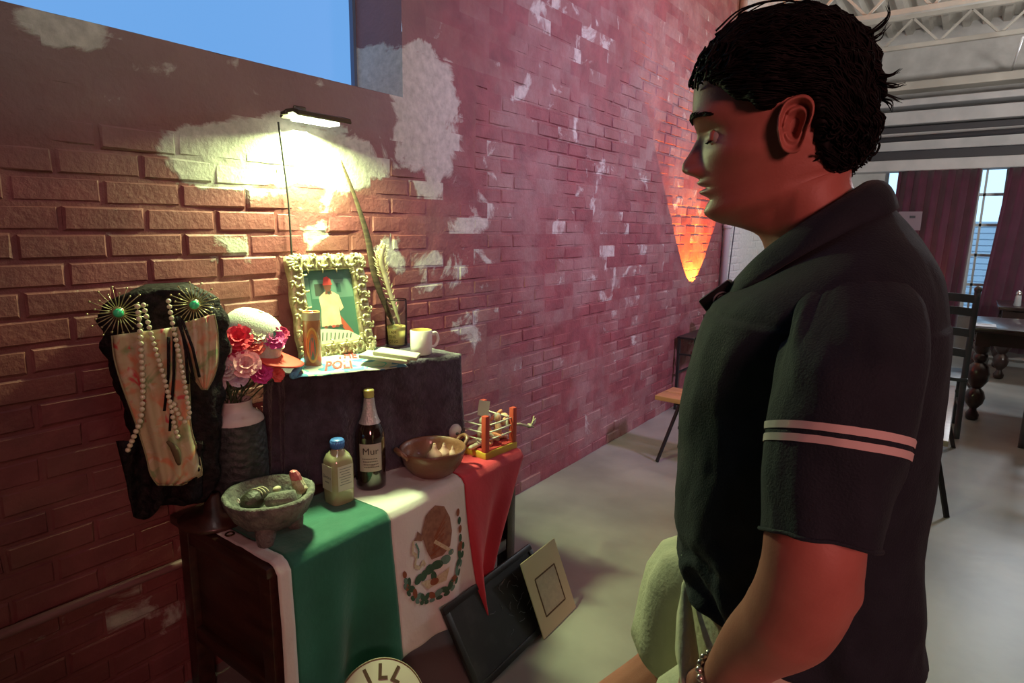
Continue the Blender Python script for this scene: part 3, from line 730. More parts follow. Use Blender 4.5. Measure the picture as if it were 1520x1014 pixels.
# tall votive with a printed icon
vt = thing('votive_candle', 'tall glass votive candle with a printed golden halo figure, before gilt frame', 'candle', (.19, 1.298, RZ+.004))
bm = bmesh.new(); lathe(bm, [(.026, 0), (.030, .004), (.030, .195), (.0285, .2), (.0275, .195), (.0275, .165), (.02, .16)], 32, cap1=True); put('glass', bm, mat('amber_votive_glass', (.30, .12, .07), .12, col2=(.44, .22, .10), nscale=14, coat=.6), vt)
bm = bmesh.new(); lathe(bm, [(.0305, .170), (.0305, .196)], 32, cap0=False, cap1=False); put('clear_rim', bm, mat('frosted_rim', (.45, .42, .30), .25), vt)
bm = bmesh.new(); cc = CAM-vt.location; a0 = math.atan2(cc.y, cc.x)
def wrap(pts, mi, r):
    c = (sum(p[0] for p in pts)/len(pts), sum(p[1] for p in pts)/len(pts))
    f = lambda u, v: (r*math.cos(a0+u/.0305), r*math.sin(a0+u/.0305), v)
    vs = [bm.verts.new(f(*p)) for p in pts]; cv = bm.verts.new(f(*c))
    for i in range(len(vs)): bm.faces.new((vs[i], vs[(i+1) % len(vs)], cv)).material_index = mi
wrap(ell(.0, .085, .021, .062, 0, 24), 0, .0306); wrap(ell(.0, .085, .016, .054, 0, 24), 1, .0308); wrap(ell(0, .075, .011, .042, 0, 16), 2, .031); wrap(ell(0, .118, .006, .008, 0, 12), 3, .0312); wrap([(-.005, .11), (.005, .11), (.007, .04), (-.007, .04)], 4, .0312)
put('printed_icon', bm, [mat('icon_gold', (.60, .44, .12), .4), mat('icon_amber', (.50, .22, .06), .4), mat('icon_green', (.08, .22, .16), .5), mat('icon_skin', (.35, .18, .10), .5), mat('icon_rose', (.50, .14, .09), .5)], vt, smooth=False)

# dried plumes standing in the jar
M_plume = mat('barred_pheasant_feather', (.030, .018, .010), .8, col2=(.085, .055, .028), nscale=9, stretch=(1, 1, 8)); M_pale = mat('pale_dried_plume', (.42, .36, .20), .9, col2=(.58, .52, .34), nscale=30)
def plume(name, pts, widths, m, label, barbs, blen):
    bm = bmesh.new(); P = catmull(pts, 10); n = len(P)
    W_ = [interp([(i/(len(widths)-1), w_) for i, w_ in enumerate(widths)], k/(n-1)) for k in range(n)]
    tube(bm, P, W_, 8, flat=.35, up=(1, 0, 0))
    o = put('vane', bm, m); bm = bmesh.new(); rnd = random.Random(5)
    for k in range(barbs):
        t = rnd.uniform(.12, .98); i = min(n-2, int(t*(n-1))); p = P[i]; d = (P[i+1]-p).normalized(); side = d.cross(Vector((1, 0, 0))).normalized()*rnd.choice((-1, 1))
        l = blen*rnd.uniform(.5, 1.1)*(W_[i]/max(W_)*.7+.3)
        q = p+side*W_[i]*.6; e = q+side*l*.7+d*l*.8+Vector((rnd.uniform(-.4, .4)*l, 0, 0))
        tube(bm, [q, (q+e)/2+side*l*.12, e], [.0012, .001, .0004], 4)
    b_ = put('barbs', bm, m); b_['kind'] = 'stuff'
    root = thing(name, label, 'feather', P[0])
    for x in (o, b_): 
        x.data.transform(Matrix.Translation(-root.location)); x.parent = root
    return root
J = jr.location
plume('pheasant_feather', [J+Vector((-.005, -.012, .085)), at_x(558, 415, .075), at_x(545, 350, .06), at_x(526, 290, .05), at_x(506, 238, .045)], [.008, .016, .017, .012, .008, .004], M_plume, 'long dark barred feather rising up the brick wall toward the lamp', 120, .008)
plume('dried_plume', [J+Vector((.01, .012, .085)), at_x(572, 412, .09), at_x(565, 385, .085), at_x(571, 362, .08)], [.006, .014, .016, .008], M_pale, 'short pale dried plume standing in the glass jar', 300, .030)

# patterned cloth and white boards along the front edge of the box
A_, B_, C_, D_ = at_z(434, 561, RZ+.006), at_z(606, 543, RZ+.006), at_z(566, 515, RZ+.006), at_z(462, 524, RZ+.006)
bd = thing('printed_towel', 'rolled striped towel with red lettering lying along front edge of draped box', 'towel', (A_+B_+C_+D_)/4)
to = bd.location.copy()
M_tow = bpy.data.materials.new('striped_towel'); M_tow.use_nodes = True; nt = M_tow.node_tree; tb_ = nt.nodes['Principled BSDF']; tb_.inputs['Roughness'].default_value = .85
tc = nt.nodes.new('ShaderNodeTexCoord'); wv = nt.nodes.new('ShaderNodeTexNoise'); wv.inputs['Scale'].default_value = 11; wv.inputs['Detail'].default_value = 1; wv.inputs['Distortion'].default_value = .6
rp = nt.nodes.new('ShaderNodeValToRGB'); rp.color_ramp.interpolation = 'CONSTANT'
for i, (p, c) in enumerate(((0, (.06, .20, .32)), (.40, (.40, .44, .38)), (.57, (.10, .38, .34)), (.62, (.42, .45, .40)))):
    e = rp.color_ramp.elements[i] if i < 2 else rp.color_ramp.elements.new(p); e.position = p; e.color = (*c, 1)
nt.links.new(tc.outputs['Object'], wv.inputs['Vector']); nt.links.new(wv.outputs['Fac'], rp.inputs[0]); nt.links.new(rp.outputs[0], tb_.inputs['Base Color'])
def towel_pt(u, v, off=0.):
    a = A_.lerp(B_, u); c = D_.lerp(C_, u); p = a.lerp(c, v)
    h = .017*(max(0, math.sin(PI*min(1, max(0, v*.94+.03))))**.6)*(.75+.25*math.sin(u*7))+.004*fb(u*6, v*4)
    h *= min(1, min(u, 1-u)*14+.25)
    return Vector((p.x, p.y, RZ+.002+h+off))
bm = bmesh.new(); vs = loft(bm, [[towel_pt(i/40, j/16)-to for i in range(41)] for j in range(17)], closed=False)
o = put('cloth', bm, M_tow, bd); md = o.modifiers.new('s', 'SOLIDIFY'); md.thickness = .003; md.offset = -1
bm = bmesh.new(); tube(bm, [Vector((A_.x+.004, A_.y-.0, RZ+.014))-to, Vector((D_.x, D_.y, RZ+.014))-to], .012, 14)
for k in range(3): 
    c = Vector((A_.x+.004, A_.y, RZ+.014))-to; tube(bm, [c+Vector((.002, (.009-.003*k)*math.cos(t), (.009-.003*k)*math.sin(t))) for t in [2*PI*i/14 for i in range(15)]], .0016, 5)
put('rolled_end', bm, mat('blue_towel_roll', (.10, .28, .42), .85), bd)
bm = bmesh.new()
for tx, u0, v0, du in (('THE', .47, .60, 1), ('POLI', .38, .22, 1)):
    text_mesh(bm, tx, lambda v, u0=u0, v0=v0: towel_pt(u0+v.x/.32, v0+v.y/.105, .0012+v.z)-to, .040, bold=.0012)
put('red_lettering', bm, mat('towel_red', (.55, .04, .045), .8), bd, smooth=False)
M_board = mat('cream_board', (.42, .42, .33), .6)
def slab(a, b_, c, d, z, h, label):
    P4 = [at_z(*p, z+h) for p in (a, b_, c, d)]; o0 = sum(P4, Vector())/4; o0.z = z
    t = thing('game_tile_box', label, 'box', o0)
    bm = bmesh.new(); loft(bm, [[p-o0-Vector((0, 0, h)) for p in P4], [p-o0 for p in P4]]); bmesh.ops.bevel(bm, geom=bm.edges[:], offset=.0015, segments=2, affect='EDGES'); put('case', bm, M_board, t, angle=30)
    cc = [ (p-o0).lerp(Vector((0, 0, h)), .12)+Vector((0, 0, .0006)) for p in P4]
    bm = bmesh.new(); loft(bm, [[c-Vector((0, 0, .001)) for c in cc], cc]); put('lid', bm, mat('cream_lid', (.46, .46, .37), .5), t, smooth=False)
    return t
slab((532, 527), (604, 536), (612, 529), (546, 519), RZ+.033, .012, 'lower cream slab box on the towel, nearer the frame')
slab((553, 522), (618, 531), (624, 524), (566, 515), RZ+.047, .012, 'upper cream slab box on the towel, beside the mug')

# ------------------------------------------------------------------ cap
M_capw = mat('mint_white_mesh', (.52, .56, .46), .75, bump=.25, bscale=260); M_capr = mat('red_cap_bill', (.60, .05, .035), .6); M_capg = mat('green_cap_patch', (.06, .34, .20), .6)
_cp = at_x(366, 516, .125)
cp = thing('trucker_cap', 'white trucker cap with red bill and green patch on the draped box', 'cap', _cp, rot=(Matrix.Rotation(math.radians(40), 3, 'Z') @ Matrix.Rotation(math.radians(24), 3, 'Y')).to_euler())
cp.scale = (1.12, 1.12, 1.08)
fd = math.radians(18)
bm = bmesh.new(); rings = []
for k in range(13):
    t = k/12; z = .118*math.sin(t*PI/2)**.95; r = .088*math.cos(t*PI/2)**.62 if k < 12 else .003
    rings.append([((r*1.08*math.cos(a)) * (1 if math.cos(a) < 0 else 1.02), r*.93*math.sin(a), z) for a in [2*PI*i/36 for i in range(36)]])
loft(bm, rings, True, False, True); put('crown', bm, M_capw, cp)
bm = bmesh.new(); ball(bm, (0, 0, .119), (.007, .007, .004), 10, 6); put('button', bm, M_capw, cp)
bm = bmesh.new(); R = []
for j in range(9):
    v = j/8; r = []
    for i in range(21):
        s = -1+2*i/20; a = s*1.12
        inn = Vector((.092*math.cos(a), .082*math.sin(a), .004)); out = Vector((.092+.075*(1-abs(s)**2.4), .085*s, -.002-.0*s*s))
        p = inn.lerp(out, v); p.z = .006-.0*v+.016*(1-s*s)*(.4+.6*v)-.003*v; r.append(p)
    R.append(r)
loft(bm, R, closed=False); o = put('bill', bm, M_capr, cp); md = o.modifiers.new('s', 'SOLIDIFY'); md.thickness = .004
bm = bmesh.new(); rings = []
for k in range(7):
    z = .042+.050*k/6; t = math.asin(min(1, (z/.118)))/(PI/2); r = .088*math.cos(t*PI/2)**.62+.0015
    rings.append([(r*1.10*math.cos(a), r*.93*math.sin(a), z) for a in [(-.62+1.24*i/14) for i in range(15)]])
loft(bm, rings, closed=False); o = put('front_patch', bm, M_capg, cp); md = o.modifiers.new('s', 'SOLIDIFY'); md.thickness = .002
for zz in (.042, .092):
    bm = bmesh.new(); t = math.asin(zz/.118)/(PI/2); r = .088*math.cos(t*PI/2)**.62+.003
    tube(bm, [(r*1.10*math.cos(a), r*.93*math.sin(a), zz) for a in [(-.62+1.24*i/14) for i in range(15)]], .0022, 6); put('piping', bm, M_capw, cp)

# ------------------------------------------------------------------ vase and its flowers
VP = Vector((.145, 1.03, TZ))
vs_ = thing('flower_vase', 'tall charcoal ribbed vase with a white shoulder and neck holding flowers', 'vase', VP)
M_vase = mat('charcoal_textured_glaze', (.020, .024, .024), .55, col2=(.05, .055, .055), nscale=40, bump=.3, bscale=120)
bm = bmesh.new(); rings = []; seg = 72
for k in range(49):
    t = k/48; z = .004+.285*t; r0 = .083+.004*math.sin(t*PI)-.008*max(0, .06-t)/.06
    rings.append([((r0+.0028*(1 if (math.sin(i*PI/3)*math.cos(k*PI/2.2+ (PI/2 if (i//3) % 2 else 0))) > 0 else 0)) * math.cos(2*PI*i/seg), (r0+.0028*(1 if (math.sin(i*PI/3)*math.cos(k*PI/2.2+(PI/2 if (i//3) % 2 else 0))) > 0 else 0))*math.sin(2*PI*i/seg), z) for i in range(seg)])
loft(bm, rings, True, True, False); put('body', bm, M_vase, vs_)
bm = bmesh.new(); lathe(bm, [(.084, .288), (.083, .296), (.074, .310), (.056, .322), (.0505, .328), (.050, .352), (.0515, .358), (.048, .358), (.046, .33), (.03, .325)], 48, cap0=False); o = put('shoulder_and_neck', bm, mat('matt_white_glaze', (.58, .52, .50), .5), vs_); o['label'] = 'matt white shoulder and neck'
M_stem = mat('stem_green', (.05, .09, .04), .7)
fl_cols = {'red': (.55, .02, .05), 'crimson': (.48, .015, .09), 'magenta': (.50, .03, .20), 'coral': (.62, .10, .08), 'cream': (.62, .58, .40), 'pink': (.62, .30, .33), 'mauve': (.36, .27, .30), 'lilac': (.50, .44, .56)}
M_fl = {k: mat(k+'_petal', v, .75, col2=tuple(min(1, c*1.35+.02) for c in v), nscale=60) for k, v in fl_cols.items()}
fl_list = [(352, 503, 'red', 20, 'red carnation at the upper left of the vase bouquet'), (381, 496, 'cream', 16, 'cream carnation at the top of the vase bouquet'), (404, 501, 'magenta', 18, 'magenta carnation at the right of the vase bouquet'), (373, 512, 'coral', 18, 'coral carnation in the middle of the vase bouquet'),
           (348, 523, 'crimson', 17, 'crimson carnation below the red one in the vase'), (330, 517, 'cream', 13, 'small cream bloom at the left edge of the bouquet'), (364, 541, 'pink', 20, 'large dusty pink carnation low in the vase bouquet'), (388, 553, 'magenta', 17, 'magenta carnation low right over the vase mouth'), (336, 549, 'mauve', 16, 'mauve bloom low left in the vase bouquet'), (354, 561, 'lilac', 13, 'small lilac bloom just above the white vase neck'), (320, 572, 'mauve', 15, 'mauve bloom drooping at far left of the bouquet'), (411, 556, 'coral', 11, 'small faded coral bloom drooping right of the vase'), (325, 540, 'mauve', 13, 'mauve sprig at the left of the bouquet, mid height'), (417, 497, 'crimson', 12, 'small crimson bloom at far right of the bouquet'), (360, 525, 'red', 11, 'small red bud in the middle of the bouquet')]
def flower(px, py, ck, rp_, label, dd):
    n = Vector((CAM.x-VP.x, CAM.y-VP.y, 0)).normalized(); c = on_plane(px, py, n, n.dot(VP)+dd)
    r = rp_/430.; mouth = VP+Vector((0, 0, .335))
    t = thing('carnation', label, 'flower', c, group='flowers in the charcoal vase')
    rnd = random.Random(px*3+py); ax = (c-mouth).normalized()*.6+n*.7; ax.normalize(); Q = ax.to_track_quat('Z', 'Y').to_matrix()
    bm = bmesh.new()
    for layer, (np_, rr, tilt) in enumerate(((7, 1., .15), (7, .82, .5), (6, .6, .85), (4, .38, 1.2))):
        for k in range(np_):
            a = 2*PI*(k+.5*layer)/np_+rnd.uniform(-.2, .2); L_ = r*rr*rnd.uniform(.88, 1.08); wd = L_*.62; rows = []
            for j in range(4):
                v = j/3; row = []
                for i in range(5):
                    s = -1+i/2; ruf = .10*r*math.sin(i*2.7+k+j)*v+ (rnd.uniform(-.05, .05)*r if j == 3 else 0)
                    rad = L_*v*(1-.10*s*s); q = Vector((rad*math.cos(tilt)*1., s*wd*.8*(.25+v*.75), rad*math.sin(tilt)+ruf+.0+.12*r*layer*0))
                    row.append(Q @ (Matrix.Rotation(a, 3, 'Z') @ q))
                rows.append(row)
            loft(bm, rows, closed=False)
    put('petals', bm, M_fl[ck], t)
    bm = bmesh.new(); ca = -ax*r*.5; lathe(bm, [(.002, -.010), (r*.28, -.004), (r*.34, .004)], 10)
    for v in bm.verts: v.co = Q @ v.co + ca*.2
    put('calyx', bm, M_stem, t)
    bm = bmesh.new(); m_ = mouth+Vector((rnd.uniform(-.03, .03), rnd.uniform(-.03, .03), -.01))-c
    tube(bm, catmull([-ax*.004, m_*.45-ax*.012, m_], 5), .0022, 6); put('stem', bm, M_stem, t)
for i, f in enumerate(fl_list): flower(*f, [.05, .03, .02, .045, .06, .07, .085, .06, .09, .08, .10, .05, .09, .0, .065][i])
bm = bmesh.new(); rnd = random.Random(2)
for k in range(90):
    a = rnd.uniform(0, 2*PI); rr = rnd.uniform(.01, .09); z = rnd.uniform(.345, .43); c = Vector((rr*math.cos(a), rr*math.sin(a), z)); d = Vector((math.cos(a), math.sin(a), rnd.uniform(.2, 1))).normalized()*rnd.uniform(.018, .035); s = d.cross(Vector((0, 0, 1))).normalized()*.006
    vv = [bm.verts.new(p) for p in (c, c+d*.5+s, c+d, c+d*.5-s)]; bm.faces.new(vv)
o = put('foliage', bm, mat('grey_green_foliage', (.10, .085, .07), .8, col2=(.16, .15, .11), nscale=30), vs_); o['kind'] = 'stuff'

# ------------------------------------------------------------------ stone mortar and what lies in it
MP = Vector((.415, .965, TZ+.002))
M_stone = mat('grey_basalt', (.10, .10, .09), .9, col2=(.20, .20, .17), nscale=30, bump=1., bscale=70)
mo = thing('stone_mortar', 'grey volcanic stone mortar bowl on three stub legs, left on the chest', 'mortar', MP)
bm = bmesh.new(); wob = lambda a, z: 1+.012*math.sin(5*a+z*60)+.01*math.sin(11*a)
lathe(bm, [(.03, .034), (.075, .045), (.105, .075), (.124, .112), (.130, .132), (.126, .139), (.116, .139), (.110, .130), (.092, .098), (.055, .078), (.01, .074)], 48, wob=wob); put('bowl', bm, M_stone, mo)
for k in range(3):
    a = math.radians(75+120*k); bm = bmesh.new(); tube(bm, [(.055*math.cos(a), .055*math.sin(a), .06), (.070*math.cos(a), .070*math.sin(a), .03), (.074*math.cos(a), .074*math.sin(a), 0)], [.034, .028, .020], 12); put('leg', bm, M_stone, mo)
def in_bowl(px, py, z): p = at_z(px, py, TZ+z); return p
nz1 = lambda bm, s, f, seed: [setattr(v, 'co', v.co*(1+s*fb(v.co.x*f+seed, v.co.y*f, v.co.z*f))) for v in bm.verts]
t = thing('avocado', 'dark striped avocado lying in the stone mortar at left', 'avocado', in_bowl(377, 742, .125))
bm = bmesh.new(); ball(bm, (0, 0, 0), (.030, .042, .028), 24, 16); nz1(bm, .06, 25, 0); put('fruit', bm, mat('dark_avocado_skin', (.03, .028, .018), .45, bump=.5, bscale=80), t)
bm = bmesh.new()
for k in range(3): tube(bm, [(.031*math.sin(a)*(1-.0*k), .010+.010*k+.004*math.sin(a*2), .0295*math.cos(a)) for a in [(-.9+1.8*i/12) for i in range(13)]], .0018, 6)
put('pale_rings', bm, mat('pale_fibre', (.50, .47, .34), .7), t)
t = thing('pestle_stone', 'blunt grey stone pestle lying in the stone mortar', 'pestle', in_bowl(416, 744, .128))
bm = bmesh.new(); tube(bm, [(-.03, -.02, -.006), (-.024, -.016, -.003), (.01, .01, .002), (.030, .026, .006), (.034, .03, .007)], [.018, .025, .028, .026, .016], 16); nz1(bm, .06, 40, 2); put('stone', bm, M_stone, t)
t = thing('garlic_clove', 'small cream garlic clove behind the pestle in the mortar', 'garlic', in_bowl(411, 726, .122))
bm = bmesh.new(); ball(bm, (0, 0, 0), (.010, .014, .009), 14, 10); put('clove', bm, mat('cream_clove', (.55, .50, .34), .55), t); bm = bmesh.new(); tube(bm, [(0, .012, 0), (0, .017, .003)], [.003, .001], 6); put('tip', bm, M_stem, t)
t = thing('quartz_point', 'pink-topped rough quartz chunk standing in the mortar at right', 'stone', in_bowl(446, 726, .128))
Ax = Vector((-.12, -.20, .8)).normalized()
bm = bmesh.new(); R_q = []
for r, h in ((.016, -.012), (.023, .004), (.021, .02), (.017, .036)): R_q.append([Ax*h+Vector((r*math.cos(a)*(1+.18*math.sin(a*3+h*90)), r*math.sin(a)*(1+.15*math.cos(a*2+h*60)), 0)) for a in [2*PI*i/9 for i in range(9)]])
loft(bm, R_q); put('rough_base', bm, mat('cream_quartz', (.50, .46, .33), .6, col2=(.30, .22, .14), nscale=70, bump=.8, bscale=90), t, smooth=False)
bm = bmesh.new(); R_q = []
for r, h in ((.0172, .034), (.016, .05), (.011, .062), (.003, .066)): R_q.append([Ax*h+Vector((r*math.cos(a), r*math.sin(a), 0)) for a in [2*PI*i/9 for i in range(9)]])
loft(bm, R_q); put('pink_top', bm, mat('pink_mineral', (.52, .16, .17), .5, col2=(.42, .10, .11), nscale=60), t, smooth=False)
t = thing('seed_bead', 'tiny pale bead ring at the left rim inside the mortar', 'bead', in_bowl(353, 744, .137))
bm = bmesh.new(); tube(bm, [(.006*math.cos(a), .002, .006*math.sin(a)) for a in [2*PI*i/12 for i in range(13)]], .0018, 6); put('ring', bm, M_porc, t)

# ------------------------------------------------------------------ bottles
EP = Vector((.388, 1.235, TZ+.004))
el = thing('electrolyte_bottle', 'clear electrolyte drink bottle with a blue cap standing on green flag band', 'bottle', EP, math.atan2((CAM-EP).y, (CAM-EP).x)+.55)
def sq_ring(hw_, z, p=4, n=48): 
    r = []
    for i in range(n):
        a = 2*PI*i/n; c, s = math.cos(a), math.sin(a); k = (abs(c)**p+abs(s)**p)**(-1/p); r.append((hw_*k*c, hw_*k*s, z))
    return r
bm = bmesh.new(); loft(bm, [sq_ring(.036, 0), sq_ring(.0415, .006), sq_ring(.042, .05), sq_ring(.042, .13), sq_ring(.0405, .150, 3.4), sq_ring(.034, .168, 2.6), sq_ring(.022, .180, 2.1), sq_ring(.018, .186, 2), sq_ring(.018, .197, 2)], True, True, True)
put('body', bm, mat('pale_yellow_drink', (.46, .47, .26), .12, col2=(.52, .53, .33), nscale=12, coat=.6, trans=.25), el)
bm = bmesh.new(); lathe(bm, [(.0215, .188), (.0225, .191), (.0225, .214), (.020, .2175)], 28); 
for k in range(28): a = 2*PI*k/28; box(bm, (.0226*math.cos(a), .0226*math.sin(a), .202), (.0014, .002, .02), rz=a)
o = put('cap', bm, mat('blue_plastic', (.055, .16, .48), .4), el); o['label'] = 'blue screw cap'
M_lab = mat('pale_label', (.55, .56, .47), .5); M_ink = mat('label_ink', (.17, .20, .19), .6)
for rz_ in (0, -PI/2):
    bm = bmesh.new(); Rm = Matrix.Rotation(rz_, 4, 'Z')
    for (y, z, w_, h_) in ((0, .095, .056, .085),): box(bm, (.0424, y, z), (.0008, w_, h_))
    for v in bm.verts: v.co = Rm @ v.co
    lb = put('label_sheet', bm, M_lab, el, smooth=False)
    bm = bmesh.new()
    T = Matrix(((0, 0, 1, .0431), (1, 0, 0, 0), (0, 1, 0, .098), (0, 0, 0, 1)))
    if rz_: 
        text_mesh(bm, 'Electro', T, .016); text_mesh(bm, 'suero', Matrix.Translation((0, 0, -.017)) @ T, .010)
    else:
        for k in range(7): box(bm, (.0431, -.002*(k % 2), .128-.009*k), (.0004, .044-.006*(k % 3), .0022))
    for v in bm.verts: v.co = Rm @ v.co
    put('print', bm, M_ink, lb, smooth=False)
DP = Vector((.375, 1.385, TZ+.004))
dk = thing('malt_bottle', 'dark brown glass bottle with silver neck foil and yellow crown cap', 'bottle', DP, math.atan2((CAM-DP).y, (CAM-DP).x))
bm = bmesh.new(); lathe(bm, [(.046, 0), (.052, .005), (.0525, .02), (.0525, .185), (.050, .205), (.040, .228), (.029, .252), (.0225, .28), (.0185, .31), (.0165, .335)], 40)
put('glass', bm, mat('brown_bottle_glass', (.020, .010, .007), .06, coat=1., spec=.8), dk)
bm = bmesh.new(); lathe(bm, [(.0375, .236), (.0298, .2525), (.0233, .28), (.0192, .31), (.0175, .325)], 36, cap0=False, cap1=False, wob=lambda a, z: 1+.012*math.sin(a*9+z*80)); o = put('neck_foil', bm, mat('silver_foil', (.58, .57, .55), .35, metal=.4, bump=.4, bscale=150), dk); o['label'] = 'silver foil round the neck'
bm = bmesh.new(); lathe(bm, [(.0168, .323), (.0185, .336), (.0178, .343), (.0188, .346), (.0188, .350), (.016, .355), (.004, .356)], 30, wob=lambda a, z: 1+.03*math.sin(a*21) if .343 < z < .351 else 1); o = put('crown_cap', bm, mat('yellow_cap', (.55, .50, .16), .35, metal=.3), dk); o['label'] = 'yellow crown cap'
def cyl_patch(r, a0_, a1_, z0, z1, n=16): 
    bm = bmesh.new(); loft(bm, [[(r*math.cos(a0_+(a1_-a0_)*i/n), r*math.sin(a0_+(a1_-a0_)*i/n), z) for i in range(n+1)] for z in (z0, z0+.006, z1-.006, z1)], closed=False); return bm
o = put('paper_label', cyl_patch(.0531, -.78, .78, .072, .172), mat('worn_paper_label', (.42, .39, .34), .7, col2=(.15, .12, .10), nscale=28, contrast=(.55, .68)), dk); md = o.modifiers.new('s', 'SOLIDIFY'); md.thickness = .0006
bm = bmesh.new(); cylm = lambda z0: (lambda v: Vector((.0538*math.cos(v.x/.053), .0538*math.sin(v.x/.053), z0+v.y)))
text_mesh(bm, 'Mur', cylm(.145), .034); 
for k in range(4): text_mesh(bm, 'mmm', cylm(.118-.009*k), .009)
bmesh.ops.delete(bm, geom=[f for f in bm.faces if f.calc_center_median().z < .128], context='FACES')
for k in range(4): 
    for i in range(9): 
        a = -.5+k*.04+i*.11; box(bm, (.0536*math.cos(a), .0536*math.sin(a), .119-.010*k), (.0006, .004, .003), rz=a)
put('label_print', bm, mat('black_ink', (.05, .04, .04), .6), dk, smooth=False)

# ------------------------------------------------------------------ clay bowl with garlic
CP = Vector((.470, 1.600, TZ+.006))
cb_ = thing('clay_bowl', 'brown clay bowl with two loop handles standing on the white flag band', 'bowl', CP)
M_clay = mat('glazed_terracotta', (.145, .060, .036), .4, col2=(.21, .09, .055), nscale=14, bump=.25, bscale=60, coat=.25)
bm = bmesh.new(); lathe(bm, [(.062, 0), (.080, .012), (.106, .045), (.118, .080), (.124, .100), (.121, .106), (.115, .104), (.110, .085), (.098, .05), (.07, .022), (.01, .018)], 48, wob=lambda a, z: 1+.008*math.sin(3*a)+.004*math.sin(17*a)); put('bowl', bm, M_clay, cb_)
hd = Vector((.30, .95, 0)).normalized(); sd = Vector((-hd.y, hd.x, 0))
for s in (-1, 1):
    bm = bmesh.new(); tube(bm, catmull([hd*s*.116+sd*.030+Vector((0, 0, .088)), hd*s*.138+sd*.022+Vector((0, 0, .112)), hd*s*.143+Vector((0, 0, .120)), hd*s*.138-sd*.022+Vector((0, 0, .112)), hd*s*.116-sd*.030+Vector((0, 0, .088))], 6), .0085, 10); put('handle', bm, M_clay, cb_)
M_garlic = mat('pink_garlic_skin', (.46, .25, .22), .55, col2=(.56, .36, .32), nscale=18, stretch=(1, 1, .3))
for i, (px, py, dz, r, lab) in enumerate(((645, 672, .075, .030, 'rounded pink garlic bulb at the left in the clay bowl'), (659, 668, .078, .025, 'pink garlic bulb with upright neck in the middle of the clay bowl'), (672, 668, .083, .018, 'small pink garlic bulb at the right in the clay bowl'))):
    t = thing('garlic_bulb', lab, 'garlic', at_z(px, py+6, TZ+.045+.01), group='garlic in the clay bowl')
    bm = bmesh.new(); lathe(bm, [(r*.25, -r*.7), (r*.85, -r*.45), (r, 0), (r*.85, r*.45), (r*.45, r*.85), (r*.26, r*1.25), (r*.20, r*1.6), (.001, r*1.65)], 28, wob=lambda a, z: 1+.06*abs(math.sin(3.5*a))); put('bulb', bm, M_garlic, t)
    bm = bmesh.new(); lathe(bm, [(r*.22, r*1.5), (r*.15, r*1.75), (.001, r*1.8)], 12); put('neck', bm, mat('dry_garlic_neck', (.40, .28, .22), .7), t)
    bm = bmesh.new(); rnd = random.Random(i)
    for k in range(10): a = rnd.uniform(0, 2*PI); tube(bm, [(0, 0, -r*.68), (r*.4*math.cos(a), r*.4*math.sin(a), -r*.85)], [.0012, .0005], 4)
    put('roots', bm, M_pale, t)

# ------------------------------------------------------------------ toy wrestling ring
GP = Vector((.455, 1.925, TZ+.006))
ring = thing('toy_wrestling_ring', 'toy wrestling ring, red corner posts on yellow platform, right end of chest', 'toy', GP, math.radians(-4))
M_yel = mat('yellow_painted_wood', (.62, .42, .06), .35); M_rp = mat('red_painted_wood', (.50, .075, .05), .4); M_cord = mat('white_cord', (.62, .58, .50), .7)
hs = .098
bm = bmesh.new(); box(bm, (0, 0, .014), (2*hs, 2*hs, .028), bev=.003); put('platform', bm, M_yel, ring, angle=30)
bm = bmesh.new(); box(bm, (0, 0, .0295), (2*hs-.02, 2*hs-.02, .004)); put('mat', bm, mat('red_felt', (.52, .05, .05), .9), ring, smooth=False)
for sx in (-1, 1):
    for sy in (-1, 1):
        bm = bmesh.new(); box(bm, (sx*(hs-.014), sy*(hs-.014), .028+.075), (.024, .024, .15), bev=.003); put('corner_post', bm, M_rp, ring, angle=30)
        bm = bmesh.new(); box(bm, (sx*(hs-.030), sy*(hs-.030), .115), (.012, .012, .030), bev=.003); put('turnbuckle_pad', bm, M_cord if sx*sy > 0 else M_rp, ring, angle=30)
e = hs-.014
for z in (.075, .105, .135):
    for a, b_ in (((-e, -e), (e, -e)), ((e, -e), (e, e)), ((e, e), (-e, e)), ((-e, e), (-e, -e))):
        bm = bmesh.new(); m_ = ((a[0]+b_[0])/2*.97, (a[1]+b_[1])/2*.97, z-.003); tube(bm, [(*a, z), m_, (*b_, z)], .0032, 6); put('rope', bm, M_cord, ring)
def wrestler(loc, rz, col, label, pose):
    t = thing('wrestler_figure', label, 'toy figure', ring.matrix_basis @ Vector(loc), rz, group='toy wrestlers in the ring')
    m_ = mat(label.split()[0]+'_plastic', col, .4, col2=tuple(min(1, c*1.4) for c in col), nscale=90)
    bm = bmesh.new(); s = .9
    ball(bm, (0, 0, .030), (.013, .010, .018), 14, 10); ball(bm, (0, .0, .014), (.011, .010, .010), 12, 8); ball(bm, (.002, 0, .058), (.0095, .009, .011), 12, 10)
    for sy, (a1, a2), (l1, l2) in ((1, pose[0], pose[2]), (-1, pose[1], pose[3])):
        tube(bm, catmull([(0, sy*.012, .040), a1, a2], 4), [.0055]*4+[.0048]*4+[.004], 8); tube(bm, catmull([(0, sy*.006, .012), l1, l2], 4), [.007]*4+[.006]*4+[.0045], 8)
    t.scale = (1.7, 1.7, 1.7); put('body', bm, m_, t); bm = bmesh.new(); ball(bm, (.003, 0, .060), (.0096, .0094, .0095), 12, 8); put('mask', bm, M_cord, t)
    return t
wrestler((-.005, .015, .033), .5, (.60, .22, .13), 'orange toy wrestler tangled in the middle of the toy ring', (((.02, .03, .055), (.035, .025, .07)), ((.02, -.03, .03), (.045, -.03, .02)), ((.02, .02, .008), (.04, .03, .004)), ((-.01, -.02, .006), (.02, -.045, .004))))
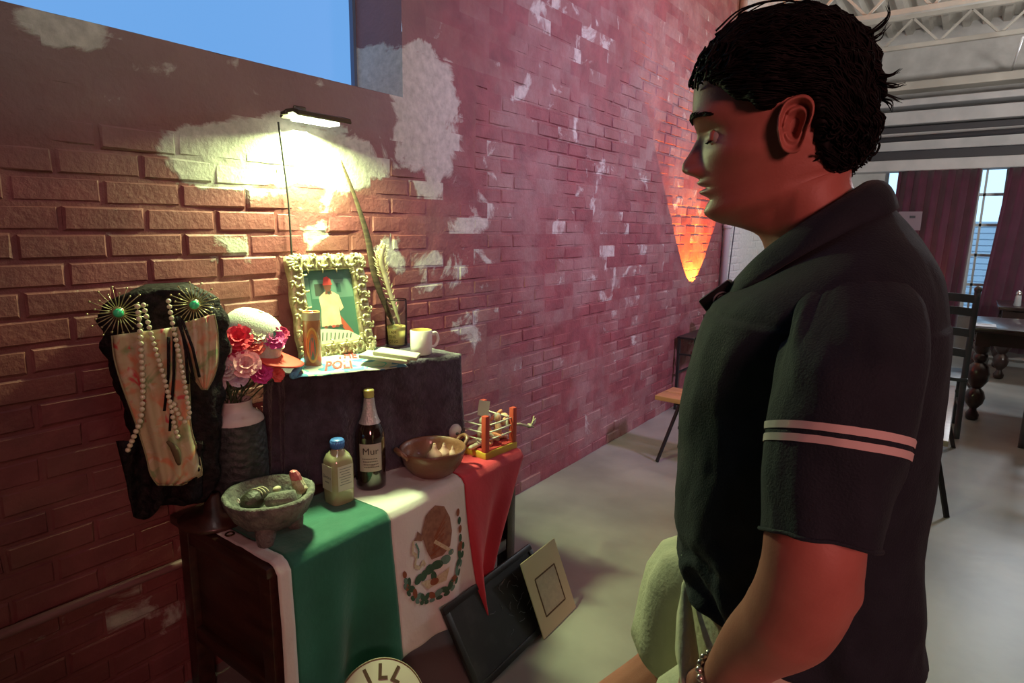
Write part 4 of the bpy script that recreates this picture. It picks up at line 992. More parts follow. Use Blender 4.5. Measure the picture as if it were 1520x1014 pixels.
wrestler((.035, .045, .033), 2.6, (.62, .34, .22), 'tan toy wrestler gripping the other in the toy ring', (((.02, .03, .05), (.04, .01, .04)), ((.02, -.03, .055), (.045, -.02, .05)), ((-.01, .02, .006), (-.03, .03, .004)), ((.01, -.015, .006), (.01, -.03, .003))))
wrestler((.02, -.035, .033), 1.2, (.55, .46, .36), 'cream toy wrestler lying low by the front ropes', (((.02, .025, .03), (.03, .04, .012)), ((.02, -.02, .02), (.04, -.01, .008)), ((-.02, .012, .006), (-.04, .02, .004)), ((-.02, -.012, .006), (-.045, -.02, .004))))
# pale round mask and card tucked in its left side, skeletal hand on its right
t = thing('paper_skull', 'round white papier-mache skull at the left corner of the toy ring', 'skull', Vector((.40, 1.80, TZ+.105)))
bm = bmesh.new(); ball(bm, (0, 0, 0), (.030, .032, .032), 22, 16); nz1(bm, .05, 20, 1); put('cranium', bm, mat('chalk_white', (.55, .52, .52), .7), t)
bm = bmesh.new(); tube(bm, [(.01, 0, -.028), (.012, 0, -.062)], [.016, .011], 12); tube(bm, [(0, 0, -.05), (0, 0, -.099)], [.012, .016], 10); put('jaw_and_stand', bm, mat('bone_grey', (.30, .22, .20), .7), t)
bm = bmesh.new()
for sy in (-1, 1): ball(bm, (.026, sy*.012, -.004), (.006, .007, .007), 10, 8)
put('eye_sockets', bm, M_slot, t)
t = thing('paper_card', 'small cream paper card propped behind front post of the toy ring', 'card', at_x(718, 606, .46))
fmr = frame_mat((0, 0, 0), Vector((.45, .85, -.22)), Vector((-.1, .25, 1)))
bm = bmesh.new(); box(bm, (0, 0, 0), (.05, .062, .0016)); bm.transform(fmr); put('sheet', bm, mat('cream_card', (.58, .54, .40), .7), t, smooth=False)
bm = bmesh.new(); bar(bm, (0, 0, -.02), (-.004, -.004, -.13), .004, .004); put('stick', bm, M_pale, t, smooth=False)
t = thing('skeleton_hand', 'pale bony toy hand reaching past the right post of toy ring', 'toy hand', at_x(786, 632, .50))
bm = bmesh.new(); ball(bm, (0, 0, 0), (.014, .013, .010), 12, 8); _g = ring.matrix_basis @ Vector((.07, .075, .10))-t.location; tube(bm, [(0, -.005, 0), _g*.5+Vector((0, 0, .006)), _g], [.006, .005, .006], 8); put('palm', bm, M_pale, t)
for k, (dy, dz) in enumerate(((.044, .014), (.040, .026), (.028, .040), (.03, -.016))):
    bm = bmesh.new(); tube(bm, catmull([(0, .006, 0), (.006, dy*.55, dz*.35), (.004, dy, dz)], 4), [.004]*4+[.0032]*4+[.0015], 6); put('finger', bm, M_pale, t)

# ------------------------------------------------------------------ black lace form with floral panel, pearls and starbursts (left end)
NP = Vector((.215, .80, 0)); n_ = Vector((CAM.x-NP.x, CAM.y-NP.y, 0)).normalized(); e1 = Vector((-n_.y, n_.x, 0)); cN = n_.dot(NP)
def at_n(px, py, d=0.): return on_plane(px, py, n_, cN+d)
M_lace = mat('black_sequin_lace', (.005, .004, .0045), .7, col2=(.022, .014, .015), nscale=45, bump=1., bscale=60, spec=.15)
g0 = at_n(245, 738, -.05)
gm = thing('draped_bust', 'black lace shawl draped over a bust at the left end of chest', 'shawl', g0)
outl = [(428, 212, 292), (438, 184, 316), (455, 158, 328), (480, 150, 334), (520, 154, 334), (560, 166, 330), (600, 180, 328), (640, 192, 328), (680, 202, 326), (720, 210, 320), (742, 218, 305)]
bm = bmesh.new(); rings = []; rows = 40
for k in range(rows+1):
    py = 428+(742-428)*k/rows; xl = smooth_tab([(a, b_) for a, b_, c in outl], py); xr = smooth_tab([(a, c) for a, b_, c in outl], py)
    a, b_ = at_n(xl, py, -.05), at_n(xr, py, -.05); c = (a+b_)/2; h = (b_-a)/2; dp = .075*(.55+.45*math.sin(PI*min(1, .15+k/rows*.8))); ring_ = []
    for i in range(56):
        t_ = 2*PI*i/56; wv_ = 1+.05*math.sin(7*t_+k*.12)+.10*fb(math.cos(t_)*3, math.sin(t_)*3, k*.22)+.03*math.sin(k*1.3+t_*2)
        q = c+h*math.cos(t_)*wv_+n_*(dp if math.sin(t_) > 0 else .30)*math.sin(t_)*wv_; q.x = max(q.x, .02); ring_.append(q-g0)  # unseen back half deepened to the wall to block the lamp's light
    rings.append(ring_)
loft(bm, rings); put('lace_shawl', bm, M_lace, gm)
bm = bmesh.new(); lathe(bm, [(.09, 0), (.10, .006), (.10, .02), (.03, .03), (.02, .09)], 28); o = put('stand', bm, M_wood, gm); o.location = Vector((.20, .905, TZ+.003))-g0
# loose hem of lace hanging over the chest's end
bm = bmesh.new(); R = []
for j in range(13):
    v = j/12; r = []
    for i in range(25):
        u = i/24; px = 172+(300-172)*u+v*28*(1-u); py = 655+v*112*(1-.30*u)+10*math.sin(u*9)*v
        r.append(at_n(px, py, .035+.02*math.sin(u*14+v*3)+.012*fb(u*5, v*5))-g0)
    R.append(r)
loft(bm, R, closed=False); o = put('lace_hem', bm, M_lace, gm); md = o.modifiers.new('s', 'SOLIDIFY'); md.thickness = .004
# floral scarf
M_flor = bpy.data.materials.new('floral_silk'); M_flor.use_nodes = True; nt = M_flor.node_tree; pb = nt.nodes['Principled BSDF']; pb.inputs['Roughness'].default_value = .5
tc = nt.nodes.new('ShaderNodeTexCoord'); cur = None
def vor(scale, lo_, hi_, loc):
    mp = nt.nodes.new('ShaderNodeMapping'); mp.inputs['Location'].default_value = loc; nt.links.new(tc.outputs['Object'], mp.inputs[0])
    no = nt.nodes.new('ShaderNodeTexNoise'); no.inputs['Scale'].default_value = scale; no.inputs['Detail'].default_value = 3; no.inputs['Distortion'].default_value = 1.2; nt.links.new(mp.outputs[0], no.inputs['Vector'])
    r = nt.nodes.new('ShaderNodeValToRGB'); r.color_ramp.elements[0].position = lo_; r.color_ramp.elements[1].position = hi_; nt.links.new(no.outputs['Fac'], r.inputs[0]); return r.outputs[0]
cur = (.50, .44, .26)
for sc, lo_, hi_, loc, c in ((9, .50, .58, (0, 0, 0), (.46, .34, .20)), (9, .56, .64, (3, 1, 2), (.24, .32, .14)), (8, .54, .62, (7, 5, 1), (.60, .25, .13)), (14, .60, .66, (1, 9, 4), (.55, .08, .08)), (18, .58, .68, (5, 2, 8), (.58, .50, .36))):
    mx = nt.nodes.new('ShaderNodeMix'); mx.data_type = 'RGBA'; nt.links.new(vor(sc, lo_, hi_, loc), mx.inputs[0])
    if isinstance(cur, tuple): mx.inputs[6].default_value = (*cur, 1)
    else: nt.links.new(cur, mx.inputs[6])
    mx.inputs[7].default_value = (*c, 1); cur = mx.outputs[2]
nt.links.new(cur, pb.inputs['Base Color'])
def scarf(edge, label, d0, name='floral_scarf'):
    """edge rows: py, left px, right px"""
    o0 = at_n((edge[0][1]+edge[0][2])/2, edge[0][0], d0); t = thing(name, label, 'scarf', o0); bm = bmesh.new(); R = []
    for j in range(33):
        py = edge[0][0]+(edge[-1][0]-edge[0][0])*j/32; xl = smooth_tab([(a, b_) for a, b_, c in edge], py); xr = smooth_tab([(a, c) for a, b_, c in edge], py)
        sl = -14*(1-j/32)
        R.append([at_n(xl+(xr-xl)*i/16, py+sl*(i/16-.3), d0+.028*math.sin(PI*(i/16)*.9+.15)+.008*math.sin(i*1.3+j*.1)+.006*fb(i*.3, j*.12))-o0 for i in range(17)])
    loft(bm, R, closed=False); o = put('silk', bm, M_flor, t); md = o.modifiers.new('s', 'SOLIDIFY'); md.thickness = .003
    bm = bmesh.new()
    for s in (0, 16): tube(bm, [r[s] for r in R], .0022, 6)
    tube(bm, R[-1], .0022, 6); put('hem', bm, mat('olive_hem', (.30, .28, .15), .6), t); return t
scarf([(494, 166, 272), (525, 169, 276), (560, 178, 280), (600, 192, 282), (640, 206, 284), (680, 218, 296), (705, 224, 300), (720, 234, 270)], 'cream floral scarf hanging down the front of the black lace bust', .050)
scarf([(476, 268, 318), (500, 270, 323), (530, 276, 324), (560, 288, 318), (578, 300, 308)], 'smaller folded floral scarf at right shoulder of the lace bust', .045)
# dark ribbon stems down the middle and a knotted tassel
t = thing('ribbon_bundle', 'bundle of thin dark ribbons and tassel hanging between pearl strands', 'ribbon', at_n(262, 470, .08)); o0 = t.location.copy()
for (a, b_) in (((262, 470), (288, 565)), ((266, 470), (279, 570)), ((258, 470), (252, 640)), ((250, 500), (244, 610)), ((270, 474), (296, 560))):
    bm = bmesh.new(); tube(bm, [at_n(*a, .082)-o0, at_n((a[0]+b_[0])/2+3, (a[1]+b_[1])/2, .088)-o0, at_n(*b_, .085)-o0], .004, 6, flat=.4); put('ribbon', bm, M_lace, t)
bm = bmesh.new(); tube(bm, catmull([at_n(248, 655, .088)-o0, at_n(260, 668, .093)-o0, at_n(266, 690, .09)-o0], 5), [.004, .005, .006, .007, .009, .010, .010, .009, .008, .007, .004], 10); put('tassel', bm, mat('olive_tassel', (.12, .09, .04), .8), t)
# pearls: three strands, each one thing with its pearls as parts
M_pearl = mat('gilt_pearl', (.66, .62, .40), .22, coat=.6, col2=(.74, .70, .50), nscale=10)
pearl_me = {}
def pearl_mesh(r):
    k = round(r, 4)
    if k not in pearl_me:
        bm = bmesh.new(); bmesh.ops.create_icosphere(bm, subdivisions=2, radius=r); me = bpy.data.meshes.new('pearl'); bm.to_mesh(me); bm.free(); me.materials.append(M_pearl); me.polygons.foreach_set('use_smooth', [True]*len(me.polygons)); pearl_me[k] = me
    return pearl_me[k]
def strand(pts, r, label, d=.085, gap=1.12):
    P = catmull([at_n(x, y, d+dd) for x, y, dd in pts], 40); t = thing('pearl_necklace', label, 'necklace', P[0], group='strands of pearls on the lace bust')
    bm = bmesh.new(); tube(bm, [p-P[0] for p in P[::6]]+[P[-1]-P[0]], .0009, 4); put('thread', bm, M_pale, t)
    acc = 0; last = P[0]; nxt = 0; me = pearl_mesh(r)
    for p in P:
        acc += (p-last).length; last = p
        if acc >= nxt:
            o = bpy.data.objects.new('pearl', me); COL.objects.link(o); o.parent = t; o.location = p-P[0]; nxt += 2*r*gap
strand([(204, 455, 0), (207, 480, .01), (210, 530, .012), (212, 580, .01), (209, 620, .01), (200, 645, 0), (190, 668, -.02)], .0072, 'leftmost pearl strand falling straight down the floral scarf')
strand([(213, 453, .004), (220, 480, .012), (231, 520, .014), (243, 560, .014), (253, 600, .012), (259, 632, .01), (266, 655, .006)], .0066, 'middle pearl strand falling slanted across the floral scarf')
strand([(250, 447, .004), (255, 475, .012), (264, 520, .014), (273, 565, .014), (279, 600, .012), (281, 618, .01), (272, 626, .01), (262, 610, .012), (257, 596, .012)], .0066, 'rightmost pearl strand looping back at its low end')
# starburst ornaments
M_sp = mat('pale_gilt_wire', (.42, .36, .20), .35, metal=.5); M_gem = emit('green_glow_stone', (.03, .45, .16), .55)
M_gem = mat('green_stone', (.06, .72, .32), .25, coat=.6)
def starburst(px, py, rp_, label):
    c = at_n(px, py, .045); t = thing('starburst_ornament', label, 'ornament', c, group='starburst ornaments on the bust'); Q = Matrix((e1, Vector((0, 0, 1)).cross(e1)*-1, Vector((0, 0, 1)))).transposed()
    r = rp_/440.; fw = n_; ux = e1; uz = Vector((0, 0, 1))
    bm = bmesh.new(); ball(bm, fw*.012, (.013, .013, .012), 16, 10); put('gem', bm, M_gem, t)
    bm = bmesh.new(); ball(bm, fw*.002, .016, 14, 8); tube(bm, [fw*-.01, fw*-.05-uz*.03], .005, 6); put('hub', bm, M_sp, t)
    for k in range(26):
        a = 2*PI*k/26; L_ = r*(1 if k % 2 else .76); d = ux*math.cos(a)+uz*math.sin(a)+fw*(.12 if k % 2 else .3)
        bm = bmesh.new(); tube(bm, [d*.012, d*L_], [.0016, .0010], 5); ball(bm, d*L_, .0030, 8, 6); put('ray', bm, M_sp, t)
starburst(176, 464, 30, 'starburst ornament with green stone at the left top of bust'); starburst(288, 452, 27, 'starburst ornament with green stone at the right top of bust')
# ------------------------------------------------------------------ the man (local axes: x forward, y to his left, z up)
PP = Vector((1.833, .868, 0)); PRZ = math.atan2(-.2, -.98)
man = thing('person', 'man with thick black hair in a navy polo, in profile facing the altar', 'person', PP, PRZ)
M_skin = mat('warm_skin', (.37, .130, .100), .5, col2=(.43, .160, .125), nscale=18, bump=.06, bscale=300, sss=.12, spec=.35)
M_lip = mat('lip_skin', (.34, .11, .09), .45, sss=.1)
M_hair = mat('black_hair', (.006, .005, .005), .6, spec=.12)
M_navy = mat('navy_pique', (.0085, .0145, .0225), .82, col2=(.0120, .0190, .0285), nscale=30, bump=.25, bscale=420, spec=.3, sheen=.05)
M_cream = mat('cream_cotton_twill', (.55, .52, .38), .8, col2=(.60, .57, .43), nscale=12, bump=.2, bscale=140)

# ---- head and neck: rings from the neck root to the crown, features pushed in and out
T_front = [(1.44, .040), (1.48, .048), (1.515, .052), (1.535, .056), (1.548, .066), (1.556, .088), (1.5615, .112), (1.567, .124), (1.576, .1305), (1.586, .130), (1.594, .1305), (1.605, .1345), (1.617, .1385), (1.63, .1395), (1.648, .1395), (1.662, .1405), (1.674, .1425), (1.686, .150), (1.695, .1545), (1.71, .1565), (1.728, .1565), (1.745, .152), (1.762, .142), (1.778, .125), (1.79, .105), (1.800, .078), (1.806, .045)]
T_back = [(1.44, -.10), (1.48, -.085), (1.50, -.072), (1.515, -.060), (1.53, -.046), (1.548, -.038), (1.565, -.040), (1.58, -.044), (1.60, -.046), (1.66, -.047), (1.69, -.047), (1.72, -.046), (1.74, -.040), (1.76, -.028), (1.778, -.012), (1.79, .004), (1.800, .018), (1.806, .030)]
T_half = [(1.44, .105), (1.48, .080), (1.51, .065), (1.53, .060), (1.55, .0585), (1.565, .0590), (1.58, .0605), (1.60, .063), (1.62, .0655), (1.64, .0685), (1.66, .0715), (1.68, .0735), (1.70, .0745), (1.72, .0745), (1.74, .0715), (1.76, .064), (1.778, .053), (1.79, .041), (1.800, .025), (1.806, .008)]
T_tilt = [(1.44, .20), (1.48, .32), (1.515, .54), (1.53, .68), (1.548, .70), (1.565, .41), (1.58, .32), (1.60, .24), (1.62, .155), (1.64, .08), (1.66, .02), (1.69, 0), (1.81, 0)]
T_chinw = [(1.548, .80), (1.565, .80), (1.60, .92), (1.65, 1.0), (1.81, 1.0)]
T_nose = [(1.606, 0), (1.617, .002), (1.6225, .012), (1.627, .0230), (1.633, .0265), (1.640, .0255), (1.650, .0195), (1.662, .0125), (1.674, .0065), (1.686, .0025), (1.70, 0)]
T_nw = [(1.606, .012), (1.622, .0155), (1.633, .0135), (1.645, .0105), (1.66, .0085), (1.69, .009)]
def g(x, s): return math.exp(-(x/s)**2)
def head_point(u, a):
    """u: height at the front profile, a: angle from straight ahead"""
    xf, xb, hw_ = smooth_tab(T_front, u), smooth_tab(T_back, u), smooth_tab(T_half, u)
    xc = xb+(xf-xb)*(.44 if u > 1.6 else .44)
    c, s = math.cos(a), math.sin(a)
    if c >= 0:
        p = 2.0 if u > 1.66 else 2.0
        k = 1/((abs(c)**p+abs(s)**p)**(1/p))
        x = xc+(xf-xc)*c*k; y = hw_*s*k
        y *= 1-(1-interp(T_chinw, u))*c**1.5
    else:
        x = xc+(xc-xb)*c; y = hw_*s
    z = u+smooth_tab(T_tilt, u)*(xf-x)
    fr = max(0., c)**.5
    if c > 0:
        ay = abs(y)
        x += smooth_tab(T_nose, u)*math.exp(-(ay/interp(T_nw, u))**2.4)
        # wings of the nose, nostril shadow
        x += .0065*g(ay-.0135, .005)*g(z-1.6275, .006); x -= .004*g(ay-.007, .004)*g(z-1.6195, .003)
        # brow ridge, eye socket, cheekbone
        x += .0055*g(ay-.030, .020)*g(z-1.6925, .008)
        dent = .0125*g(ay-.031, .017)*g(z-1.6700, .0105); x -= dent
        x += .0075*g(ay-.031, .0125)*g(z-1.6690, .0080)                     # lids over the ball
        x -= .0035*g(ay-.031, .013)*g(z-1.6775, .0018)                      # lid crease
        x += .0020*g(ay-.031, .012)*g(z-1.6640, .0014)                      # lash line
        y += math.copysign(.0035*g(ay-.058, .02)*g(z-1.647, .013), y)
        x -= .004*g(ay-.045, .016)*g(z-1.620, .016)
        # lips
        lw = math.exp(-(ay/.021)**3)
        x += .0075*lw*g(z-1.6130, .0042)-.0052*lw*g(z-1.6073, .0020)+.0082*lw*g(z-1.6005, .0046)
        x -= .0035*math.exp(-(ay/.018)**2)*g(z-1.5920, .0045)
        x += .0030*math.exp(-(ay/.016)**2)*g(z-1.5760, .008)
        x -= .0012*g(ay, .003)*g(z-1.6195, .004)
    if x > .02 and 1.53 < z < 1.66:                                # jaw edge: full above, cut in below
        zj = interp([(.02, 1.606), (.040, 1.590), (.06, 1.580), (.09, 1.571), (.12, 1.564), (.14, 1.562)], x); q = (zj-z)/.010
        cut = 1/(1+math.exp(-max(-30, min(30, 3.2*(q-.3))))); y *= 1-.16*cut*min(1, (x-.02)/.025)*max(0, min(1, (z-1.53)/.02)); y *= 1+.035*math.exp(-((z-zj-.006)/.012)**2)*min(1, (x-.02)/.02)*max(0, min(1, (.12-x)/.03))
    return Vector((x, y, z))
us = list(np.linspace(1.44, 1.545, 16))+list(np.linspace(1.549, 1.70, 118))+list(np.linspace(1.703, 1.806, 34))
NA = 168
angs = []
for i in range(NA):
    t = i/NA*2-1; angs.append(PI*(abs(t)**1.55)*(1 if t >= 0 else -1))           # denser in front
bmh = bmesh.new(); loft(bmh, [[head_point(u, a) for a in angs] for u in us])
bmh.faces.ensure_lookup_table()
for f in bmh.faces:
    c = f.calc_center_median()
    if c.x > .118 and abs(c.y) < .0225*(1-((c.z-1.6065)/.0125)**2)**.5 if abs(c.z-1.6065) < .0125 else False: f.material_index = 1
bm = bmesh.new(); me_h = bpy.data.meshes.new('h'); bmh.to_mesh(me_h); bmh.free()

# ---- limbs and trunk under the clothes, grown together with a voxel remesh
bm = bmesh.new()
def limb(pts, rads, n=5, seg=18, flat=None):
    P = catmull(pts, n); R = []
    for i in range(len(P)): 
        t = i/(len(P)-1)*(len(rads)-1); k = min(int(t), len(rads)-2); R.append(rads[k]+(rads[k+1]-rads[k])*(t-k))
    tube(bm, P, R, seg, flat=flat)
def ring_ell(cx_, cy_, z, a, b_, n=28): return [(cx_+a*math.cos(t), cy_+b_*math.sin(t), z) for t in [2*PI*k/n for k in range(n)]]
loft(bm, [ring_ell(-.01, 0, z, a, b_) for z, a, b_ in ((.86, .10, .13), (.92, .125, .155), (1.0, .125, .15), (1.12, .12, .145), (1.25, .125, .155), (1.36, .125, .165), (1.44, .11, .16), (1.49, .085, .12), (1.53, .058, .066), (1.56, .05, .055))])
L_SH, L_EL, L_WR = Vector((-.035, .170, 1.440)), Vector((-.030, .252, 1.222)), Vector((.050, .172, 1.012))
R_SH, R_EL, R_WR = Vector((-.035, -.170, 1.440)), Vector((-.030, -.255, 1.215)), Vector((.085, -.185, 1.065))
for sh, el_, wr, s in ((L_SH, L_EL, L_WR, 1), (R_SH, R_EL, R_WR, -1)):
    mid = (sh+el_)/2; f1 = el_.lerp(wr, .28); f2 = el_.lerp(wr, .62)
    limb([sh+Vector((0, -.05*s, .01)), sh, mid+Vector((.004, .004*s, 0)), el_+Vector((.004, 0, .045)), el_+Vector((.005, 0, -.006)), f1+Vector((-.004, .004*s, -.008)), f2, wr], [.046, .046, .044, .0455, .0465, .0465, .0375, .0275], 6, 22)
    ball(bm, el_+Vector((-.020, .002*s, -.008)), (.024, .030, .030), 14, 10)
# legs
for s, hip, kn, an in ((1, Vector((-.005, .095, .90)), Vector((.035, .105, .50)), Vector((.0, .11, .09))), (-1, Vector((.01, -.10, .92)), Vector((.275, -.13, .55)), Vector((.24, -.14, .09)))):
    cf = kn.lerp(an, .32)
    limb([hip, hip.lerp(kn, .45)+Vector((.012, 0, 0)), kn+Vector((.0, 0, .06)), kn, cf+Vector((-.022, 0, 0)), an+Vector((-.006, 0, .08)), an], [.092, .086, .064, .058, .056, .038, .036], 6, 22)
    limb([an+Vector((-.04, 0, -.03)), an+Vector((.03, 0, -.05)), an+Vector((.14, .01*s, -.062))], [.036, .040, .028], 5, 14)
# hands: palm, four fingers of unequal length, thumb off the side of the palm
def hand(wr, d, side, nrm):
    """d: towards the fingers, side: towards the thumb, nrm: back of the hand"""
    d, side, nrm = d.normalized(), side.normalized(), nrm.normalized()
    limb([wr-d*.02, wr+d*.02, wr+d*.055, wr+d*.085], [.027, .034, .040, .036], 5, 16, flat=.5) if False else None
    for k, off in enumerate((-.030, -.010, .010, .030)):
        limb([wr-d*.01+side*off*.5, wr+d*.045+side*off*.85, wr+d*.088+side*off], [.019, .0175, .0125], 4, 10)
    for k, (off, L_) in enumerate(((.030, .072), (.010, .082), (-.010, .076), (-.030, .060))):
        b0 = wr+d*.086+side*off; sp = (d+side*off*2.2).normalized()
        limb([b0, b0+sp*L_*.42-nrm*.004, b0+sp*L_*.74-nrm*.018, b0+sp*L_*.95-nrm*.034], [.0095, .0090, .0082, .0066], 4, 10)
    t0 = wr+d*.022+side*.026
    limb([t0, t0+side*.016+d*.024-nrm*.008, t0+side*.022+d*.052-nrm*.018, t0+side*.022+d*.076-nrm*.026], [.0145, .0125, .0105, .0080], 4, 10)
hand(L_WR, Vector((.16, -.28, -.92)), Vector((.75, -.3, .2)), Vector((.30, .9, .1)))
hand(R_WR, Vector((.12, .42, -.90)), Vector((.85, .1, .15)), Vector((.2, -.95, -.3)))
me_b = bpy.data.meshes.new('b'); bm.to_mesh(me_b); bm.free()
tmp = bpy.data.objects.new('tmp', me_b); COL.objects.link(tmp)
md = tmp.modifiers.new('r', 'REMESH'); md.mode = 'VOXEL'; md.voxel_size = .0042
md = tmp.modifiers.new('s', 'SMOOTH'); md.factor = .5; md.iterations = 5
me_r = bpy.data.meshes.new_from_object(tmp.evaluated_get(bpy.context.evaluated_depsgraph_get())); bpy.data.objects.remove(tmp)
bm = bmesh.new(); bm.from_mesh(me_r); bm.from_mesh(me_h)
body = put('body', bm, [M_skin, M_lip], man); bpy.data.meshes.remove(me_r); bpy.data.meshes.remove(me_h)

# ---- eyes, lids, brows
def face_x(y, z):
    lo, hi = 0., 1.25
    best = (9, .14)
    for u in np.linspace(z-.012, z+.012, 13):
        for a in np.linspace(0, 1.3, 40):
            p = head_point(u, a); d = (abs(p.y)-abs(y))**2+(p.z-z)**2
            if d < best[0]: best = (d, p.x)
    return best[1]
EYE_X = face_x(.031, 1.667)-.0106
M_eyew = mat('eye_white', (.42, .37, .35), .25); M_iris = mat('dark_iris', (.02, .012, .008), .15)
for s in (1, -1):
    ec = Vector((EYE_X, s*.0315, 1.6668))
    bm = bmesh.new(); ball(bm, ec, .0118, 24, 18)
    for f in bm.faces:
        c = f.calc_center_median()-ec
        if c.normalized().dot(Vector((.87, 0, -.48)).normalized()) > .90: f.material_index = 1
    put('eye', bm, [M_eyew, M_iris], man)
    for nm, e0, e1, r in (('upper_eyelid', -16, 80, .0131), ('lower_eyelid', -82, -33, .0128)):
        bm = bmesh.new(); rows = []
        for i in range(11):
            el_ = e0+(e1-e0)*i/10; row = []
            for j in range(23):
                az = math.radians(-64+128*j/22); e_ = math.radians(el_-(10 if nm[0] == 'u' else -8)*(az/1.5)**2*(1 if abs(el_) < 45 else .0)); row.append(ec+Vector((math.cos(e_)*math.cos(az), math.cos(e_)*math.sin(az), math.sin(e_)))*(r-.0036*(abs(az)/1.117)**3-.0030*max(0, (abs(el_)-45)/35)))
            rows.append(row)
        loft(bm, rows, closed=False); o = put(nm, bm, M_skin, man); md = o.modifiers.new('s', 'SOLIDIFY'); md.thickness = .001; md.offset = 1
        if nm[0] == 'u': edge = rows[0]
    bm = bmesh.new()
    for j in range(3, 20): p = Vector(edge[j]); d = (p-ec).normalized(); tube(bm, [p+d*.0006, p+d*.003+Vector((0, 0, -.0012)), p+d*.0050+Vector((0, 0, -.0012))], [.0006, .0005, .0002], 4)
    o = put('eyelashes', bm, M_hair, man); o['kind'] = 'stuff'
    bm = bmesh.new(); rnd = random.Random(4); pts = []
    for k in range(9):
        yy = .011+.040*k/8; zz = 1.6885+.0065*math.sin(k/8*2.3); pts.append(Vector((face_x(yy, zz)+.0008, s*yy, zz)))
    Pb = catmull(pts, 5)
    for k in range(150):
        i = rnd.randrange(len(Pb)-2); t = i/len(Pb); p = Pb[i]+Vector((rnd.uniform(-.0008, .0012), 0, rnd.uniform(-.0032, .0032)*(1.1-.6*t))); d = (Pb[i+1]-Pb[i]).normalized()*.008+Vector((.0004, 0, .003*(1-t)))
        tube(bm, [p, p+d*.5+Vector((.0009, 0, 0)), p+d], [.0008, .0007, .0002], 4)
    o = put('eyebrow', bm, M_hair, man); o['kind'] = 'stuff'
# ---- ears
def ear(s):
    bm = bmesh.new(); NR, NT = 22, 56; cx_, cz_ = .0285, 1.6705
    outl = [(90, .0310), (60, .0315), (30, .0250), (0, .0200), (-30, .0195), (-60, .0235), (-90, .0310), (-110, .0335), (-125, .0270), (-150, .0185), (180, .0175), (150, .0205), (120, .0265)]
    def R_(deg):
        tab = sorted([(d % 360, r) for d, r in outl]); tab = [(tab[-1][0]-360, tab[-1][1])]+tab+[(tab[0][0]+360, tab[0][1])]
        return smooth_tab(tab, deg % 360)
    def prof(rr, th):
        # th in degrees: 0 is towards the face
        h = .004+.0105*(rr**1.2)
        rim = .0052*math.exp(-((rr-.90)/.075)**2)*(1 if th > -70 or th < -160 else .4)
        groove = -.0048*math.exp(-((rr-.72)/.075)**2)*(1 if -10 < th < 360 and not (-120 < th < -60) else .2)
        anti = .0046*math.exp(-((rr-.54)/.10)**2)*(1 if abs(th) > 50 else .1)
        concha = -.0125*math.exp(-(rr/.38)**2)
        tragus = .0075*math.exp(-((th-(-12))/26)**2)*math.exp(-((rr-.62)/.22)**2)
        return h+rim+groove+anti+concha+tragus
    top = []; 
    for i in range(NR+1):
        rr = i/NR; row = []
        for j in range(NT):
            th = 360*j/NT-180; q = R_(th)*rr
            fx = cx_+q*math.cos(math.radians(th))*.93+.10*(cz_-0) * 0; fz = cz_+q*math.sin(math.radians(th)); fx += -.18*(fz-cz_)
            row.append(Vector((fx, s*(.0735+prof(rr, th)+.006*max(0, (cx_-fx)/.02)), fz)))
        top.append(row)
    rim = []
    for k in range(1, 5):
        rim.append([p.lerp(Vector((cx_+(p.x-cx_)*.72, s*.070, cz_+(p.z-cz_)*.80)), k/4)+Vector((0, 0, 0)) for p in top[-1]])
    loft(bm, top[1:]+rim, True, True, True); return put('ear', bm, M_skin, man)
ear(1); ear(-1)
# ---- hair: a swept mass standing off the skull, cut away under the hairline
HC = Vector((.048, 0, 1.710))
T_line = [(-.08, 1.594), (-.035, 1.598), (-.015, 1.607), (.002, 1.636), (.012, 1.690), (.030, 1.700), (.050, 1.692), (.057, 1.682), (.078, 1.688), (.086, 1.696), (.106, 1.702), (.120, 1.716), (.140, 1.727), (.165, 1.732)]
H_out = [(-180, .106), (-165, .109), (-150, .112), (-135, .113), (-120, .111), (-90, .107), (-60, .108), (-40, .108), (-20, .105), (0, .105), (12, .109), (28, .117), (42, .118), (60, .122), (75, .1), (90, .075), (110, .075), (130, .095), (145, .102), (160, .106), (180, .108)]
# sagittal outline: degrees from straight back (0) over the crown (-90) to the front (-180); positive is below
bm = bmesh.new(); NU, NV = 110, 80; rows = []
def skull_r(d):
    lo, hi = .0, .2
    return 0
def hair_pt(th, ph, extra=0.):
    """th azimuth from the front, ph elevation"""
    d = Vector((math.cos(ph)*math.cos(th), math.cos(ph)*math.sin(th), math.sin(ph)))
    sag = math.degrees(math.atan2(-d.z, -d.x)) if abs(d.x)+abs(d.z) > 1e-6 else -90
    r_s = smooth_tab(H_out, sag); r_l = .0915
    k = d.y*d.y; k = k**.9
    r = r_s*(1-k)+r_l*k
    p = HC+d*r
    clump = .0045*fb(d.x*6+2*d.z, d.y*6, d.z*5)+.003*math.sin(14*th+9*fb(d.x*3, d.y*3, d.z*3))*max(0, math.cos(ph))
    p = HC+d*(r+clump+extra)
    zl = smooth_tab(T_line, p.x)+.004*fb(p.x*60, p.y*40, 1)
    if p.z < zl+.012:                                           # sink below the skin under the hairline
        q = min(1., max(0., (zl+.012-p.z)/.022)); p = HC+d*((r+clump+extra)*(1-q)+(r*.62)*q)
    return p
for i in range(NV+1):
    ph = -1.35+(PI/2-.01+1.35)*i/NV; rows.append([hair_pt(2*PI*j/NU, ph) for j in range(NU)])
loft(bm, rows)
put('hair', bm, M_hair, man)
